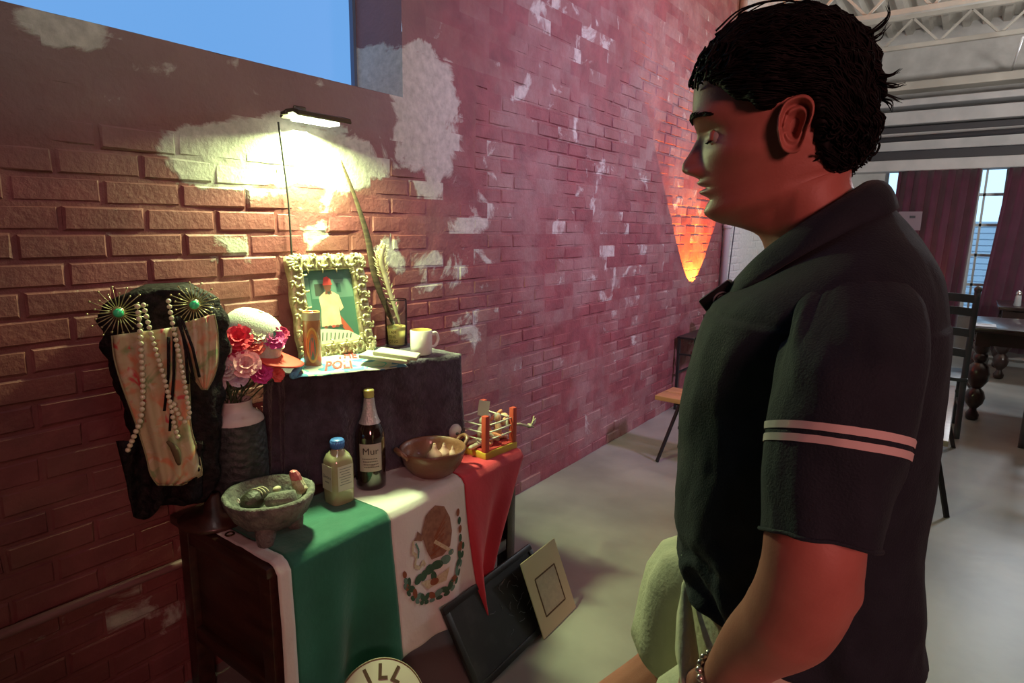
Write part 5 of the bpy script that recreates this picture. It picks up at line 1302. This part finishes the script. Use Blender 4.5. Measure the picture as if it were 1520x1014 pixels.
# locks combed back over it
bm = bmesh.new(); rnd = random.Random(11)
for k in range(5200):
    th = rnd.uniform(-PI, PI); ph = math.asin(rnd.uniform(-.86, .995)); p0 = hair_pt(th, ph)
    zl = smooth_tab(T_line, p0.x)
    if p0.z < zl+.004: continue
    side = math.sin(th); pts = []; n = 6; L_ = rnd.uniform(.03, .06); lift = rnd.uniform(.0005, .0036)
    a, b_ = th, ph
    cv = rnd.uniform(-.5, .5)
    for j in range(n+1):
        t = j/n; pts.append(hair_pt(a, b_, lift*math.sin(PI*min(1, .12+t*.95))*1.1+.0008))
        # flow: from the forehead back over the crown, at the sides back and down
        fl = Vector((-1, 0, .55 if pts[-1].x > .10 and pts[-1].z > 1.74 else (-.10 if pts[-1].x > 0 else -.85))) + Vector((0, cv*.5, 0))
        q = pts[-1]+fl.normalized()*L_/n; dd = q-HC; a = math.atan2(dd.y, dd.x); b_ = math.asin(max(-.999, min(.999, dd.z/dd.length)))
        if smooth_tab(T_line, pts[-1].x)+.001 > pts[-1].z: break
    if len(pts) < 4: continue
    w0 = rnd.uniform(.0006, .0012)
    tube(bm, pts, [w0*(.5+.5*math.sin(PI*(.15+.6*j/len(pts))))*(1-.6*(j/len(pts))**3) for j in range(len(pts))], 4)
def wisp(pts, w0): tube(bm, catmull(pts, 5), [w0*(1-.85*i/(5*(len(pts)-1))) for i in range(5*(len(pts)-1)+1)], 4)
for pts in (([(-.030, .03, 1.772), (-.046, .032, 1.778), (-.054, .033, 1.790), (-.052, .034, 1.802)]), ([(-.03, .02, 1.766), (-.048, .022, 1.771), (-.058, .023, 1.783)]),
            ([(-.052, .03, 1.728), (-.064, .033, 1.726), (-.074, .034, 1.730)]), ([(-.05, .035, 1.72), (-.066, .037, 1.714), (-.078, .037, 1.714)]), ([(-.054, .02, 1.715), (-.068, .022, 1.706), (-.079, .022, 1.700)]), ([(-.054, .01, 1.709), (-.067, .012, 1.70), (-.072, .012, 1.692)]),
            ([(.13, .02, 1.795), (.10, .022, 1.816), (.06, .022, 1.823), (.02, .02, 1.814)]), ([(.14, .0, 1.785), (.10, .002, 1.815), (.05, .004, 1.824), (.01, .004, 1.812)])):
    for k in range(4): wisp([Vector(p)+Vector((rnd.uniform(-.003, .003), rnd.uniform(-.004, .004), rnd.uniform(-.003, .003))) for p in pts], .0014)
for k in range(150):                                            # curls on the brow and at the nape
    if k < 80: th = rnd.uniform(-1.0, 1.0); ph = rnd.uniform(.28, .60)
    else: th = PI+rnd.uniform(-1.1, 1.1); ph = rnd.uniform(-.72, -.35)
    p = hair_pt(th, ph, .001); 
    if p.z < smooth_tab(T_line, p.x)+.003: continue
    d = (p-HC).normalized(); t1 = d.cross(Vector((0, 0, 1))).normalized(); t2 = t1.cross(d); r = rnd.uniform(.004, .008); s0 = rnd.uniform(0, 6)
    tube(bm, [p+d*(.002+.003*math.sin(j*.5))+t1*r*math.cos(s0+j*.75)*(1-j*.05)+t2*r*math.sin(s0+j*.75)*(1-j*.05)-t2*.0016*j for j in range(9)], [.0014]*8+[.0004], 4)
o = put('hair_locks', bm, M_hair, man); o['kind'] = 'stuff'
# beard shadow stays in the skin; ---- polo shirt
S_f = [(1.035, .128), (1.06, .132), (1.10, .136), (1.162, .141), (1.224, .145), (1.286, .145), (1.346, .140), (1.38, .134), (1.42, .126), (1.455, .113), (1.485, .095), (1.51, .074), (1.535, .058), (1.555, .046)]
S_b = [(1.035, -.178), (1.06, -.172), (1.10, -.170), (1.17, -.163), (1.225, -.162), (1.304, -.161), (1.38, -.159), (1.454, -.152), (1.488, -.141), (1.505, -.128), (1.527, -.104), (1.540, -.086), (1.555, -.068)]
S_w = [(1.035, .176), (1.10, .174), (1.20, .172), (1.28, .176), (1.36, .188), (1.42, .200), (1.46, .200), (1.49, .186), (1.51, .162), (1.53, .120), (1.545, .088), (1.555, .076)]
bm = bmesh.new(); rows = []; n = 200
zs_ = list(np.linspace(1.035, 1.44, 80))+list(np.linspace(1.445, 1.555, 34))
for z in zs_:
    xf, xb, hw_ = smooth_tab(S_f, z), smooth_tab(S_b, z), smooth_tab(S_w, z); xc = (xf+xb)/2+.0; r = []
    for i in range(n):
        a = 2*PI*i/n; c, s = math.cos(a), math.sin(a); p = 2.35 if z < 1.45 else 2.1; k = 1/((abs(c)**p+abs(s)**p)**(1/p))
        x = xc+(xf-xb)/2*c*k; y = hw_*s*k
        # cloth folds: pulls from the armpit down, slack over the belt, drags to the shoulder
        low = max(0, min(1, (1.22-z)/.18)); mid = max(0, min(1, (1.46-z)/.1))*max(0, min(1, (z-1.12)/.1))
        w1 = .0052*low*math.sin(a*9+z*14+3*fb(c*1.5, s*1.5, z*4))*(.4+abs(s)); 
        q = z*34+2.2*c*math.copysign(1, s)*3.2+2.5*fb(c*2, s*2, z*5)
        w2 = .0042*mid*math.sin(q)*max(0, abs(s)-.15)*(.6+.6*max(0, c))
        w3 = .0045*low*math.sin(z*85+4*c+3*fb(c*3, s*3, z*6))*max(0, c+.3)*(.4+.6*abs(s))
        d = w1+w2+w3+.003*fb(x*14, y*14, z*10)
        zz = z+(.014*c-.0)*(1 if z < 1.06 else 0)*0
        if z > 1.50: zz = z-.0*c
        tilt = .0 if z < 1.46 else (z-1.46)/.095*.055
        hemk = max(0, min(1, (1.16-z)/.125)); hz = smooth_tab([(-1, -.006), (-.3, .010), (0, .012), (.35, .030), (.7, .044), (1, .046)], c)
        r.append((x+c*d, y+s*d, zz+tilt*(-c)*.9+hz*hemk))
    rows.append(r)
loft(bm, rows, True, False, False); o = put('polo_shirt', bm, M_navy, man); o['label'] = 'dark navy short-sleeved polo shirt'
md = o.modifiers.new('s', 'SOLIDIFY'); md.thickness = .003; md.offset = -1
shirt = o
# placket down the chest
bm = bmesh.new(); pl = []
for k in range(12): z = 1.50-.115*k/11; pl.append(Vector((smooth_tab(S_f, z)+.0035+.02*max(0, z-1.47), 0, z-.018)))
loft(bm, [[p+Vector((-.002, -.016, 0)), p+Vector((.0015, -.012, 0)), p+Vector((.0015, .012, 0)), p+Vector((-.002, .016, 0))] for p in pl], closed=False); o = put('placket', bm, M_navy, shirt); md = o.modifiers.new('s', 'SOLIDIFY'); md.thickness = .002
for k in (2, 8):
    bm = bmesh.new(); lathe(bm, [(.0055, 0), (.0055, .002), (.003, .0025)], 14); bm.transform(Matrix.Translation(pl[k]+Vector((.002, 0, 0))) @ Matrix.Rotation(PI/2, 4, 'Y')); put('button', bm, M_slot, shirt)
# collar: stand round the neck and the turned-down leaf
def col_in(a, lift=0.):
    c, s = math.cos(a), math.sin(a); x = -.002+.066*c if c > 0 else -.002+.052*c
    return Vector((x, .067*s, 1.5655-.80*x+lift-.012*max(0, c)**3))
def col_out(a):
    c, s = math.cos(a), math.sin(a); x = .004+.098*c if c > 0 else .004+.090*c
    return Vector((x*1.04, .106*s, 1.520-.70*x+.010*s*s-.022*max(0, c)**4))
bm = bmesh.new(); rows = []; n = 96; gap = .20
A = [gap+(2*PI-2*gap)*i/n for i in range(n+1)]
for v in [k/9 for k in range(10)]:
    row = []
    for a in A:
        i_, o_ = col_in(a), col_out(a); p = i_.lerp(o_, v); p += Vector((math.cos(a)*.5, math.sin(a)*.5, 1)).normalized()*.014*math.sin(PI*v)**.8*(1-.3*v); p += Vector((math.cos(a), math.sin(a), 0))*.0015*math.sin(a*7+v*3)*v
        row.append(p)
    rows.append(row)
loft(bm, rows, closed=False); o = put('collar', bm, M_navy, shirt); md = o.modifiers.new('s', 'SOLIDIFY'); md.thickness = .0035; md.offset = 1
bm = bmesh.new(); loft(bm, [[col_in(a, -.030)*1.0 for a in A], [col_in(a, .0015) for a in A]], closed=False); o = put('collar_stand', bm, M_navy, shirt); md = o.modifiers.new('s', 'SOLIDIFY'); md.thickness = .003
# sleeves with their two stripes
SL_f = [(1.258, .0215), (1.30, .0265), (1.345, .0280), (1.40, .0235), (1.44, .0180), (1.47, .010), (1.49, .0), (1.505, -.016)]
SL_b = [(1.258, -.0840), (1.30, -.0900), (1.345, -.0975), (1.40, -.105), (1.44, -.108), (1.47, -.106), (1.49, -.100), (1.505, -.086)]
SL_c = [(1.258, .258), (1.30, .248), (1.345, .238), (1.40, .222), (1.44, .203), (1.47, .182), (1.49, .162), (1.505, .142)]
SL_w = [(1.258, .0520), (1.30, .0555), (1.345, .0585), (1.40, .060), (1.44, .053), (1.47, .044), (1.49, .037), (1.505, .028)]
def sl_pt(z, a, s, off=0.):
    xf, xb, cy_, hw_ = smooth_tab(SL_f, z), smooth_tab(SL_b, z), smooth_tab(SL_c, z), smooth_tab(SL_w, z); c, sn = math.cos(a), math.sin(a)
    low = max(0, min(1, (1.36-z)/.10)); d = .0032*low*math.sin(5*a+z*22+2*fb(c, sn, z*6))+.0030*math.sin(z*55+6*a+3*fb(c*2, sn*2, z*4))*max(0, min(1, (z-1.34)/.1))*max(0, c*.7+.5)+.0022*fb(c*2, sn*2, z*12)
    d += off+.005*max(0, (1.275-z)/.03)*(.3)
    return Vector(((xf+xb)/2+((xf-xb)/2+d)*c, s*(cy_+(hw_+d)*sn), z+.024*sn*max(0, min(1, (1.49-z)/.08))))
for s in (1, -1):
    bm = bmesh.new(); n = 96; zs_ = list(np.linspace(1.258, 1.505, 70))
    loft(bm, [[sl_pt(z, 2*PI*i/n, s) for i in range(n)] for z in zs_], True, False, True); o = put('sleeve', bm, M_navy, man)
    md = o.modifiers.new('s', 'SOLIDIFY'); md.thickness = .003; md.offset = -1 if s > 0 else -1
    M_str = mat('white_knit_stripe', (.60, .50, .47), .8)
    for z0 in (1.3440, 1.3555):
        bm = bmesh.new(); rows = []
        for k in range(4):
            z = z0+.0070*k/3; rows.append([sl_pt(z, 2*PI*i/n, s, .0012) for i in range(n)])
        loft(bm, rows, True, False, False); q = put('sleeve_stripe', bm, M_str, o); q['label'] = 'white stripe round the sleeve'
    bm = bmesh.new(); tube(bm, [sl_pt(1.260, 2*PI*i/n, s, .0005) for i in range(n+1)], .0022, 6, caps=False); put('sleeve_hem', bm, M_navy, o)
# shorts
bm = bmesh.new()
def leg_ring(c, rx, ry, tilt=0., n=64, seed=0, amp=.004):
    return [(c[0]+(rx+amp*math.sin(5*t+seed)+amp*.7*math.sin(9*t+seed*2+c[2]*20))*math.cos(t), c[1]+(ry+amp*math.sin(4*t+seed))*math.sin(t), c[2]-tilt*rx*math.cos(t)) for t in [2*PI*k/n for k in range(n)]]
loft(bm, [leg_ring((-.018, 0, z), a, b_, 0, 64, 1, .003) for z, a, b_ in ((1.10, .135, .160), (1.05, .142, .165), (.98, .148, .172), (.93, .145, .172), (.88, .125, .165), (.85, .10, .14))], True, True, True)
loft(bm, [leg_ring((x, .10, z), a, b_, .05, 64, 2) for x, z, a, b_ in ((-.02, 1.0, .10, .07), (.002, .93, .136, .094), (.008, .85, .134, .098), (.014, .76, .126, .098), (.018, .69, .118, .096), (.020, .64, .114, .096))], True, True, False)
loft(bm, [leg_ring((x, y, z), a, b_, tl, 64, 4) for x, y, z, a, b_, tl in ((.035, -.09, 1.075, .085, .075, .1), (.065, -.105, 1.02, .118, .082, -.05), (.085, -.115, .955, .122, .088, -.2), (.098, -.12, .895, .118, .09, -.35), (.110, -.122, .835, .113, .09, -.45), (.116, -.122, .805, .112, .09, -.5))], True, True, False)
o = put('shorts', bm, M_cream, man); o['label'] = 'cream cotton shorts'; md = o.modifiers.new('s', 'SOLIDIFY'); md.thickness = .004; md.offset = -1
shorts = o
bm = bmesh.new(); 
pk = [Vector((.115, .075, 1.075)), Vector((.100, .125, 1.02)), Vector((.085, .155, .97)), Vector((.07, .172, .945))]
tube(bm, catmull(pk, 6), [.004+.010*math.sin(PI*k/18) for k in range(19)], 10, flat=.6); put('pocket_edge', bm, M_cream, shorts)
# bracelet of silver beads on the left wrist
M_silver = mat('silver_bead', (.60, .56, .50), .25, metal=.8)
br = bpy.data.objects.new('bracelet', None); COL.objects.link(br); br.parent = man; br['label'] = 'silver bead bracelet on the left wrist'
ax = (L_EL-L_WR).normalized(); s1 = ax.cross(Vector((0, 0, 1))).normalized(); s2 = s1.cross(ax); cb2 = L_WR+ax*.012
for k in range(22):
    a = 2*PI*k/22; bm = bmesh.new(); ball(bm, cb2+(s1*math.cos(a)+s2*math.sin(a))*.0335, .0046, 10, 8); put('bead', bm, M_silver, br)
# shoes
for s, an in ((1, Vector((.0, .11, .0))), (-1, Vector((.24, -.14, .0)))):
    bm = bmesh.new(); loft(bm, [[(an.x+x+ (0), an.y+y*w_, z) for x, y in [(-.085+.27*(.5-.5*math.cos(t)), math.sin(t)) for t in [2*PI*k/36 for k in range(36)]]] for z, w_ in ((.002, .046), (.022, .050), (.028, .046), (.05, .044))])
    loft(bm, [[(an.x+.02+rx*math.cos(t)+ox, an.y+.043*math.sin(t)*k2, z) for t in [2*PI*k/28 for k in range(28)]] for z, rx, ox, k2 in ((.04, .105, .02, 1), (.065, .085, .0, .95), (.085, .062, -.03, .9), (.10, .050, -.042, .9))])
    o = put('sneaker', bm, mat('white_sneaker_leather', (.5, .5, .48), .5), man); o['label'] = 'white low sneaker'
# clip-on microphone on the collar
mp = loc_man = Matrix.Translation(PP) @ Matrix.Rotation(PRZ, 4, 'Z')
mc = thing('wireless_microphone', "black clip-on wireless microphone with green light on the man's collar", 'microphone', mp @ Vector((.100, .034, 1.464)), PRZ)
rotm = Matrix.Rotation(math.radians(40), 3, 'Y')
M_blk = mat('black_plastic', (.012, .012, .013), .4)
bm = bmesh.new(); box(bm, (0, 0, 0), (.048, .024, .030), rot=rotm, bev=.004); put('case', bm, M_blk, mc, angle=30)
bm = bmesh.new(); tube(bm, [rotm @ Vector((.010*math.cos(t)-.002, .0125, .007*math.sin(t))) for t in [2*PI*k/20 for k in range(21)]], .0012, 6); tube(bm, [rotm @ Vector((.005*math.cos(t)-.002, .0125, .0035*math.sin(t))) for t in [2*PI*k/14 for k in range(15)]], .0010, 6); o = put('oval_mark', bm, mat('grey_print', (.30, .30, .30), .5), mc)
for k in range(2):
    bm = bmesh.new(); ball(bm, rotm @ Vector((-.0245, .004, .004-.006*k)), (.0018, .003, .0018), 8, 6); put('indicator_light', bm, emit('green_led', (.05, 1, .25), 3), mc)
bm = bmesh.new(); box(bm, rotm @ Vector((.004, -.016, 0)), (.034, .006, .014), rot=rotm, bev=.002); put('clip', bm, M_blk, mc)
# ------------------------------------------------------------------ furniture down the room
M_plank = mat('orange_brown_plank', (.42, .20, .09), .5, col2=(.52, .27, .13), nscale=4, stretch=(1, 8, 8)); M_plank2 = mat('pale_worn_plank', (.34, .27, .24), .38, col2=(.42, .35, .31), nscale=4, stretch=(8, 1, 8))
M_edge = mat('brown_plank_edge', (.16, .065, .03), .5)
M_tbl = mat('dark_walnut', (.022, .012, .012), .3, col2=(.04, .022, .020), nscale=5, coat=.3)
M_chair = mat('slate_painted_wood', (.045, .055, .065), .45, col2=(.06, .075, .09), nscale=6)
def bench(c, L_, wd, rz, m, label):
    t = thing('bench', label, 'bench', c, rz)
    for k in (-1, 1):
        bm = bmesh.new(); box(bm, (0, k*(wd/4+.002), .435), (L_, wd/2-.008, .032), bev=.004); put('plank', bm, m, t, angle=30)
    for sx in (-1, 1):
        for sy in (-1, 1):
            bm = bmesh.new(); bar(bm, (sx*(L_/2-.16), sy*wd*.28, .42), (sx*(L_/2-.06), sy*wd*.62, 0), .03, .012); put('leg', bm, M_bk, t, smooth=False)
        bm = bmesh.new(); box(bm, (sx*(L_/2-.15), 0, .41), (.04, wd*.8, .016)); put('crossbar', bm, M_bk, t, smooth=False)
    bm = bmesh.new(); bar(bm, (-L_/2+.12, 0, .21), (L_/2-.12, 0, .21), .02, .02); put('stretcher', bm, M_bk, t, smooth=False)
    return t
bench((.98, 4.00, 0), 1.20, .30, math.radians(-2), M_plank, "bench with orange-brown plank top, its end showing left of the man's chest")
bench((1.86, 4.76, 0), 1.55, .32, PI/2, M_plank2, "long pale-topped bench with brown end edge behind the man's back")
# table with turned legs
tz = .80; tx0, ty0 = 2.07, 6.36
def turned_table(x0, y0, sx, sy, label):
    t = thing('dining_table', label, 'table', (x0+sx/2, y0+sy/2, 0))
    bm = bmesh.new(); box(bm, (0, 0, tz-.02), (sx, sy, .04), bev=.008); put('tabletop', bm, M_tbl, t, angle=30)
    for k in (-1, 1):
        bm = bmesh.new(); box(bm, (0, k*(sy/2-.07), tz-.095), (sx-.20, .025, .11)); put('apron', bm, M_tbl, t, smooth=False)
        bm = bmesh.new(); box(bm, (k*(sx/2-.07), 0, tz-.095), (.025, sy-.20, .11)); put('apron', bm, M_tbl, t, smooth=False)
    pr = [(.030, 0), (.046, .015), (.050, .05), (.030, .085), (.026, .10), (.062, .15), (.074, .20), (.060, .25), (.034, .28), (.050, .30), (.078, .35), (.084, .41), (.066, .47), (.036, .50), (.052, .525), (.052, .56), (.040, .575), (.055, .60), (.055, .645)]
    for kx in (-1, 1):
        for ky in (-1, 1):
            bm = bmesh.new(); lathe(bm, pr, 20, (kx*(sx/2-.09), ky*(sy/2-.09), 0)); box(bm, (kx*(sx/2-.09), ky*(sy/2-.09), .70), (.10, .10, .115)); put('leg', bm, M_tbl, t, angle=50)
    return t
turned_table(tx0, ty0, 1.7, .95, 'dark walnut dining table with bulbous turned legs at the right edge')
turned_table(2.30, 8.45, 1.6, .9, 'farther dark dining table with salt shaker on it, below dark curtain')
def chair(c, rz, label):
    t = thing('dining_chair', label, 'chair', c, rz)
    for s in (-1, 1):
        bm = bmesh.new(); tube(bm, catmull([(s*.19, -.27, 0), (s*.19, -.235, .22), (s*.19, -.205, .45), (s*.19, -.225, .80), (s*.19, -.27, 1.14)], 5), .022, 10); ball(bm, (s*.19, -.275, 1.155), .026, 12, 8); put('back_post', bm, M_chair, t)
        bm = bmesh.new(); tube(bm, [(s*.20, .20, 0), (s*.195, .19, .45)], [.017, .022], 10); put('front_leg', bm, M_chair, t)
        bm = bmesh.new(); bar(bm, (s*.19, -.22, .22), (s*.195, .19, .22), .018, .022); put('stretcher', bm, M_chair, t, smooth=False)
    bm = bmesh.new(); bar(bm, (-.19, .19, .28), (.19, .19, .28), .018, .022); put('stretcher', bm, M_chair, t, smooth=False)
    bm = bmesh.new(); box(bm, (0, -.01, .455), (.43, .45, .03), bev=.008); put('seat', bm, M_chair, t, angle=30)
    for z in (.66, .82, .98, 1.08):
        bm = bmesh.new(); yb = -.205-.075*((z-.45)/.7)**1.4; R = [[(x, yb-.015*(1-(x/.19)**2)+dy, z+dz+.012*(1-(x/.19)**2)) for x in [-.19+.38*i/10 for i in range(11)]] for dy, dz in ((.007, -.03), (.007, .03), (-.007, .03), (-.007, -.03))]
        loft(bm, [list(r) for r in zip(*R)]); put('back_slat', bm, M_chair, t, angle=40)
    return t
chair((1.86, 6.00, 0), math.radians(4), "slate chair with tall ladder back standing behind the man's shoulder, facing the table")
chair((2.68, 6.04, 0), math.radians(-6), 'slate chair tucked at the table, cut by the right picture edge')
sh = thing('salt_shaker', 'glass salt shaker with metal top on the farther dark table', 'shaker', (2.46, 8.62, tz+.001))
bm = bmesh.new(); lathe(bm, [(.030, 0), (.034, .01), (.028, .09), (.024, .12)], 20); put('glass', bm, mat('pale_shaker_glass', (.42, .48, .52), .12, coat=.5), sh)
bm = bmesh.new(); lathe(bm, [(.026, .12), (.028, .13), (.024, .155), (.008, .17)], 20); put('metal_top', bm, mat('steel_cap', (.6, .6, .6), .25, metal=.9), sh)
nb = thing('menu_card', "white menu card lying on dark table just past the man's shoulder", 'menu', (2.16, 6.55, tz+.002))
bm = bmesh.new(); box(bm, (0, 0, .002), (.15, .22, .003)); put('card', bm, mat('white_card', (.55, .60, .66), .5), nb, smooth=False)
bm = bmesh.new(); box(bm, (0, .05, .0042), (.10, .02, .0008)); put('print', bm, M_bk, nb, smooth=False)

# ------------------------------------------------------------------ boards leaning at the foot of the chest
M_slate = mat('chalkboard_black', (.010, .011, .012), .6, col2=(.035, .035, .037), nscale=14, contrast=(.5, .8))
def leaning(name, label, cat, bl, br, tl, th_, m):
    bl, br, tl = Vector(bl), Vector(br), Vector(tl); M = frame_mat(bl, br-bl, tl-bl); W_ = (br-bl).length; H_ = (tl-bl).dot(M.to_3x3().col[1])
    t = bpy.data.objects.new(name, None); COL.objects.link(t); t.matrix_world = M; tag(t, label, cat)
    return t, W_, H_
t, W_, H_ = leaning('chalkboard', 'black chalkboard leaning on chest foot beside the cream placard', 'chalkboard', (.83, 1.42, .003), (.81, 1.97, .003), (.672, 1.42, .262), .02, M_slate)
bm = bmesh.new(); box(bm, (W_/2, H_/2, .008), (W_-.03, H_-.03, .010)); o = put('slate', bm, M_slate, t, smooth=False)
for c, s in (((W_/2, .012, .009), (W_, .024, .018)), ((W_/2, H_-.012, .009), (W_, .024, .018)), ((.012, H_/2, .009), (.024, H_-.048, .018)), ((W_-.012, H_/2, .009), (.024, H_-.048, .018))):
    bm = bmesh.new(); box(bm, c, s, bev=.002); put('frame_rail', bm, M_bk, t, angle=30)
bm = bmesh.new(); rnd = random.Random(8)
for k in range(26):
    x = rnd.uniform(.22, .52); y = rnd.uniform(.07, H_-.06); a = rnd.uniform(0, PI)
    pts = [(x+.012*j*math.cos(a)+rnd.uniform(-.004, .004), y+.010*j*math.sin(a)+rnd.uniform(-.004, .004), .0136) for j in range(4)]; tube(bm, pts, .0011, 4)
q = put('chalk_marks', bm, mat('chalk_dust', (.20, .21, .23), .9), o); q['kind'] = 'stuff'
p0, p1 = at_z(795, 945, 0), at_z(843, 898, 0)
p0.x += .035; p1.x += .035
t, W_, H_ = leaning('placard', 'cream placard with an outlined square leaning against chalkboard end', 'placard', p0+Vector((0, 0, .003)), p1+Vector((0, 0, .003)), at_x(779, 832, p0.x-.115), .004, M_board)
bm = bmesh.new(); box(bm, (W_/2, H_/2, .003), (W_, H_, .004)); put('card', bm, mat('manila_card', (.52, .43, .28), .7), t, smooth=False)
bm = bmesh.new(); fw, fh, tk_ = W_*.58, H_*.50, .006
for c, s in (((0, -fh/2), (fw, tk_)), ((0, fh/2), (fw, tk_)), ((-fw/2, 0), (tk_, fh)), ((fw/2, 0), (tk_, fh))): box(bm, (W_*.5+c[0], H_*.46+c[1], .0055), (s[0]+.0, s[1], .0012))
put('printed_border', bm, mat('brown_ink', (.09, .04, .015), .7), t, smooth=False)
bm = bmesh.new(); box(bm, (W_*.5, H_*.46, .0052), (fw-.01, fh-.01, .0008)); put('inner_panel', bm, mat('pale_panel', (.46, .39, .28), .7, col2=(.40, .34, .25), nscale=60), t, smooth=False)
# round sign at the very bottom
ctr = at_x(566, 1049, .80); n_s = (CAM-ctr).normalized(); n_s = (n_s+Vector((.2, 0, .3))).normalized(); exs = Vector((0, 0, 1)).cross(n_s).normalized()
t = bpy.data.objects.new('round_sign', None); COL.objects.link(t); M0 = frame_mat(ctr, exs, n_s.cross(exs)); t.matrix_world = M0 @ Matrix.Rotation(math.radians(14), 4, 'Z')
tag(t, 'round white sign with dark lettering leaning under the white flag band', 'sign')
bm = bmesh.new(); lathe(bm, [(.122, 0), (.126, .004), (.122, .010), (.118, .011), (.002, .011)], 56); put('disc', bm, mat('off_white_enamel', (.50, .47, .42), .5), t, angle=30)
bm = bmesh.new(); tube(bm, [(.122*math.cos(a), .122*math.sin(a), .010) for a in [2*PI*i/64 for i in range(65)]], .0022, 6); put('rim_line', bm, mat('brown_rim', (.16, .10, .05), .5), t)
for k, ch in enumerate('ILL'):
    a = math.radians(90+6-29*k); bm = bmesh.new(); text_mesh(bm, ch, Matrix.Translation((.086*math.cos(a), .086*math.sin(a), .0114)) @ Matrix.Rotation(a-PI/2, 4, 'Z'), .056, depth=.001, bold=.002); put('letter', bm, mat('dark_letter', (.07, .035, .02), .6), t, smooth=False)
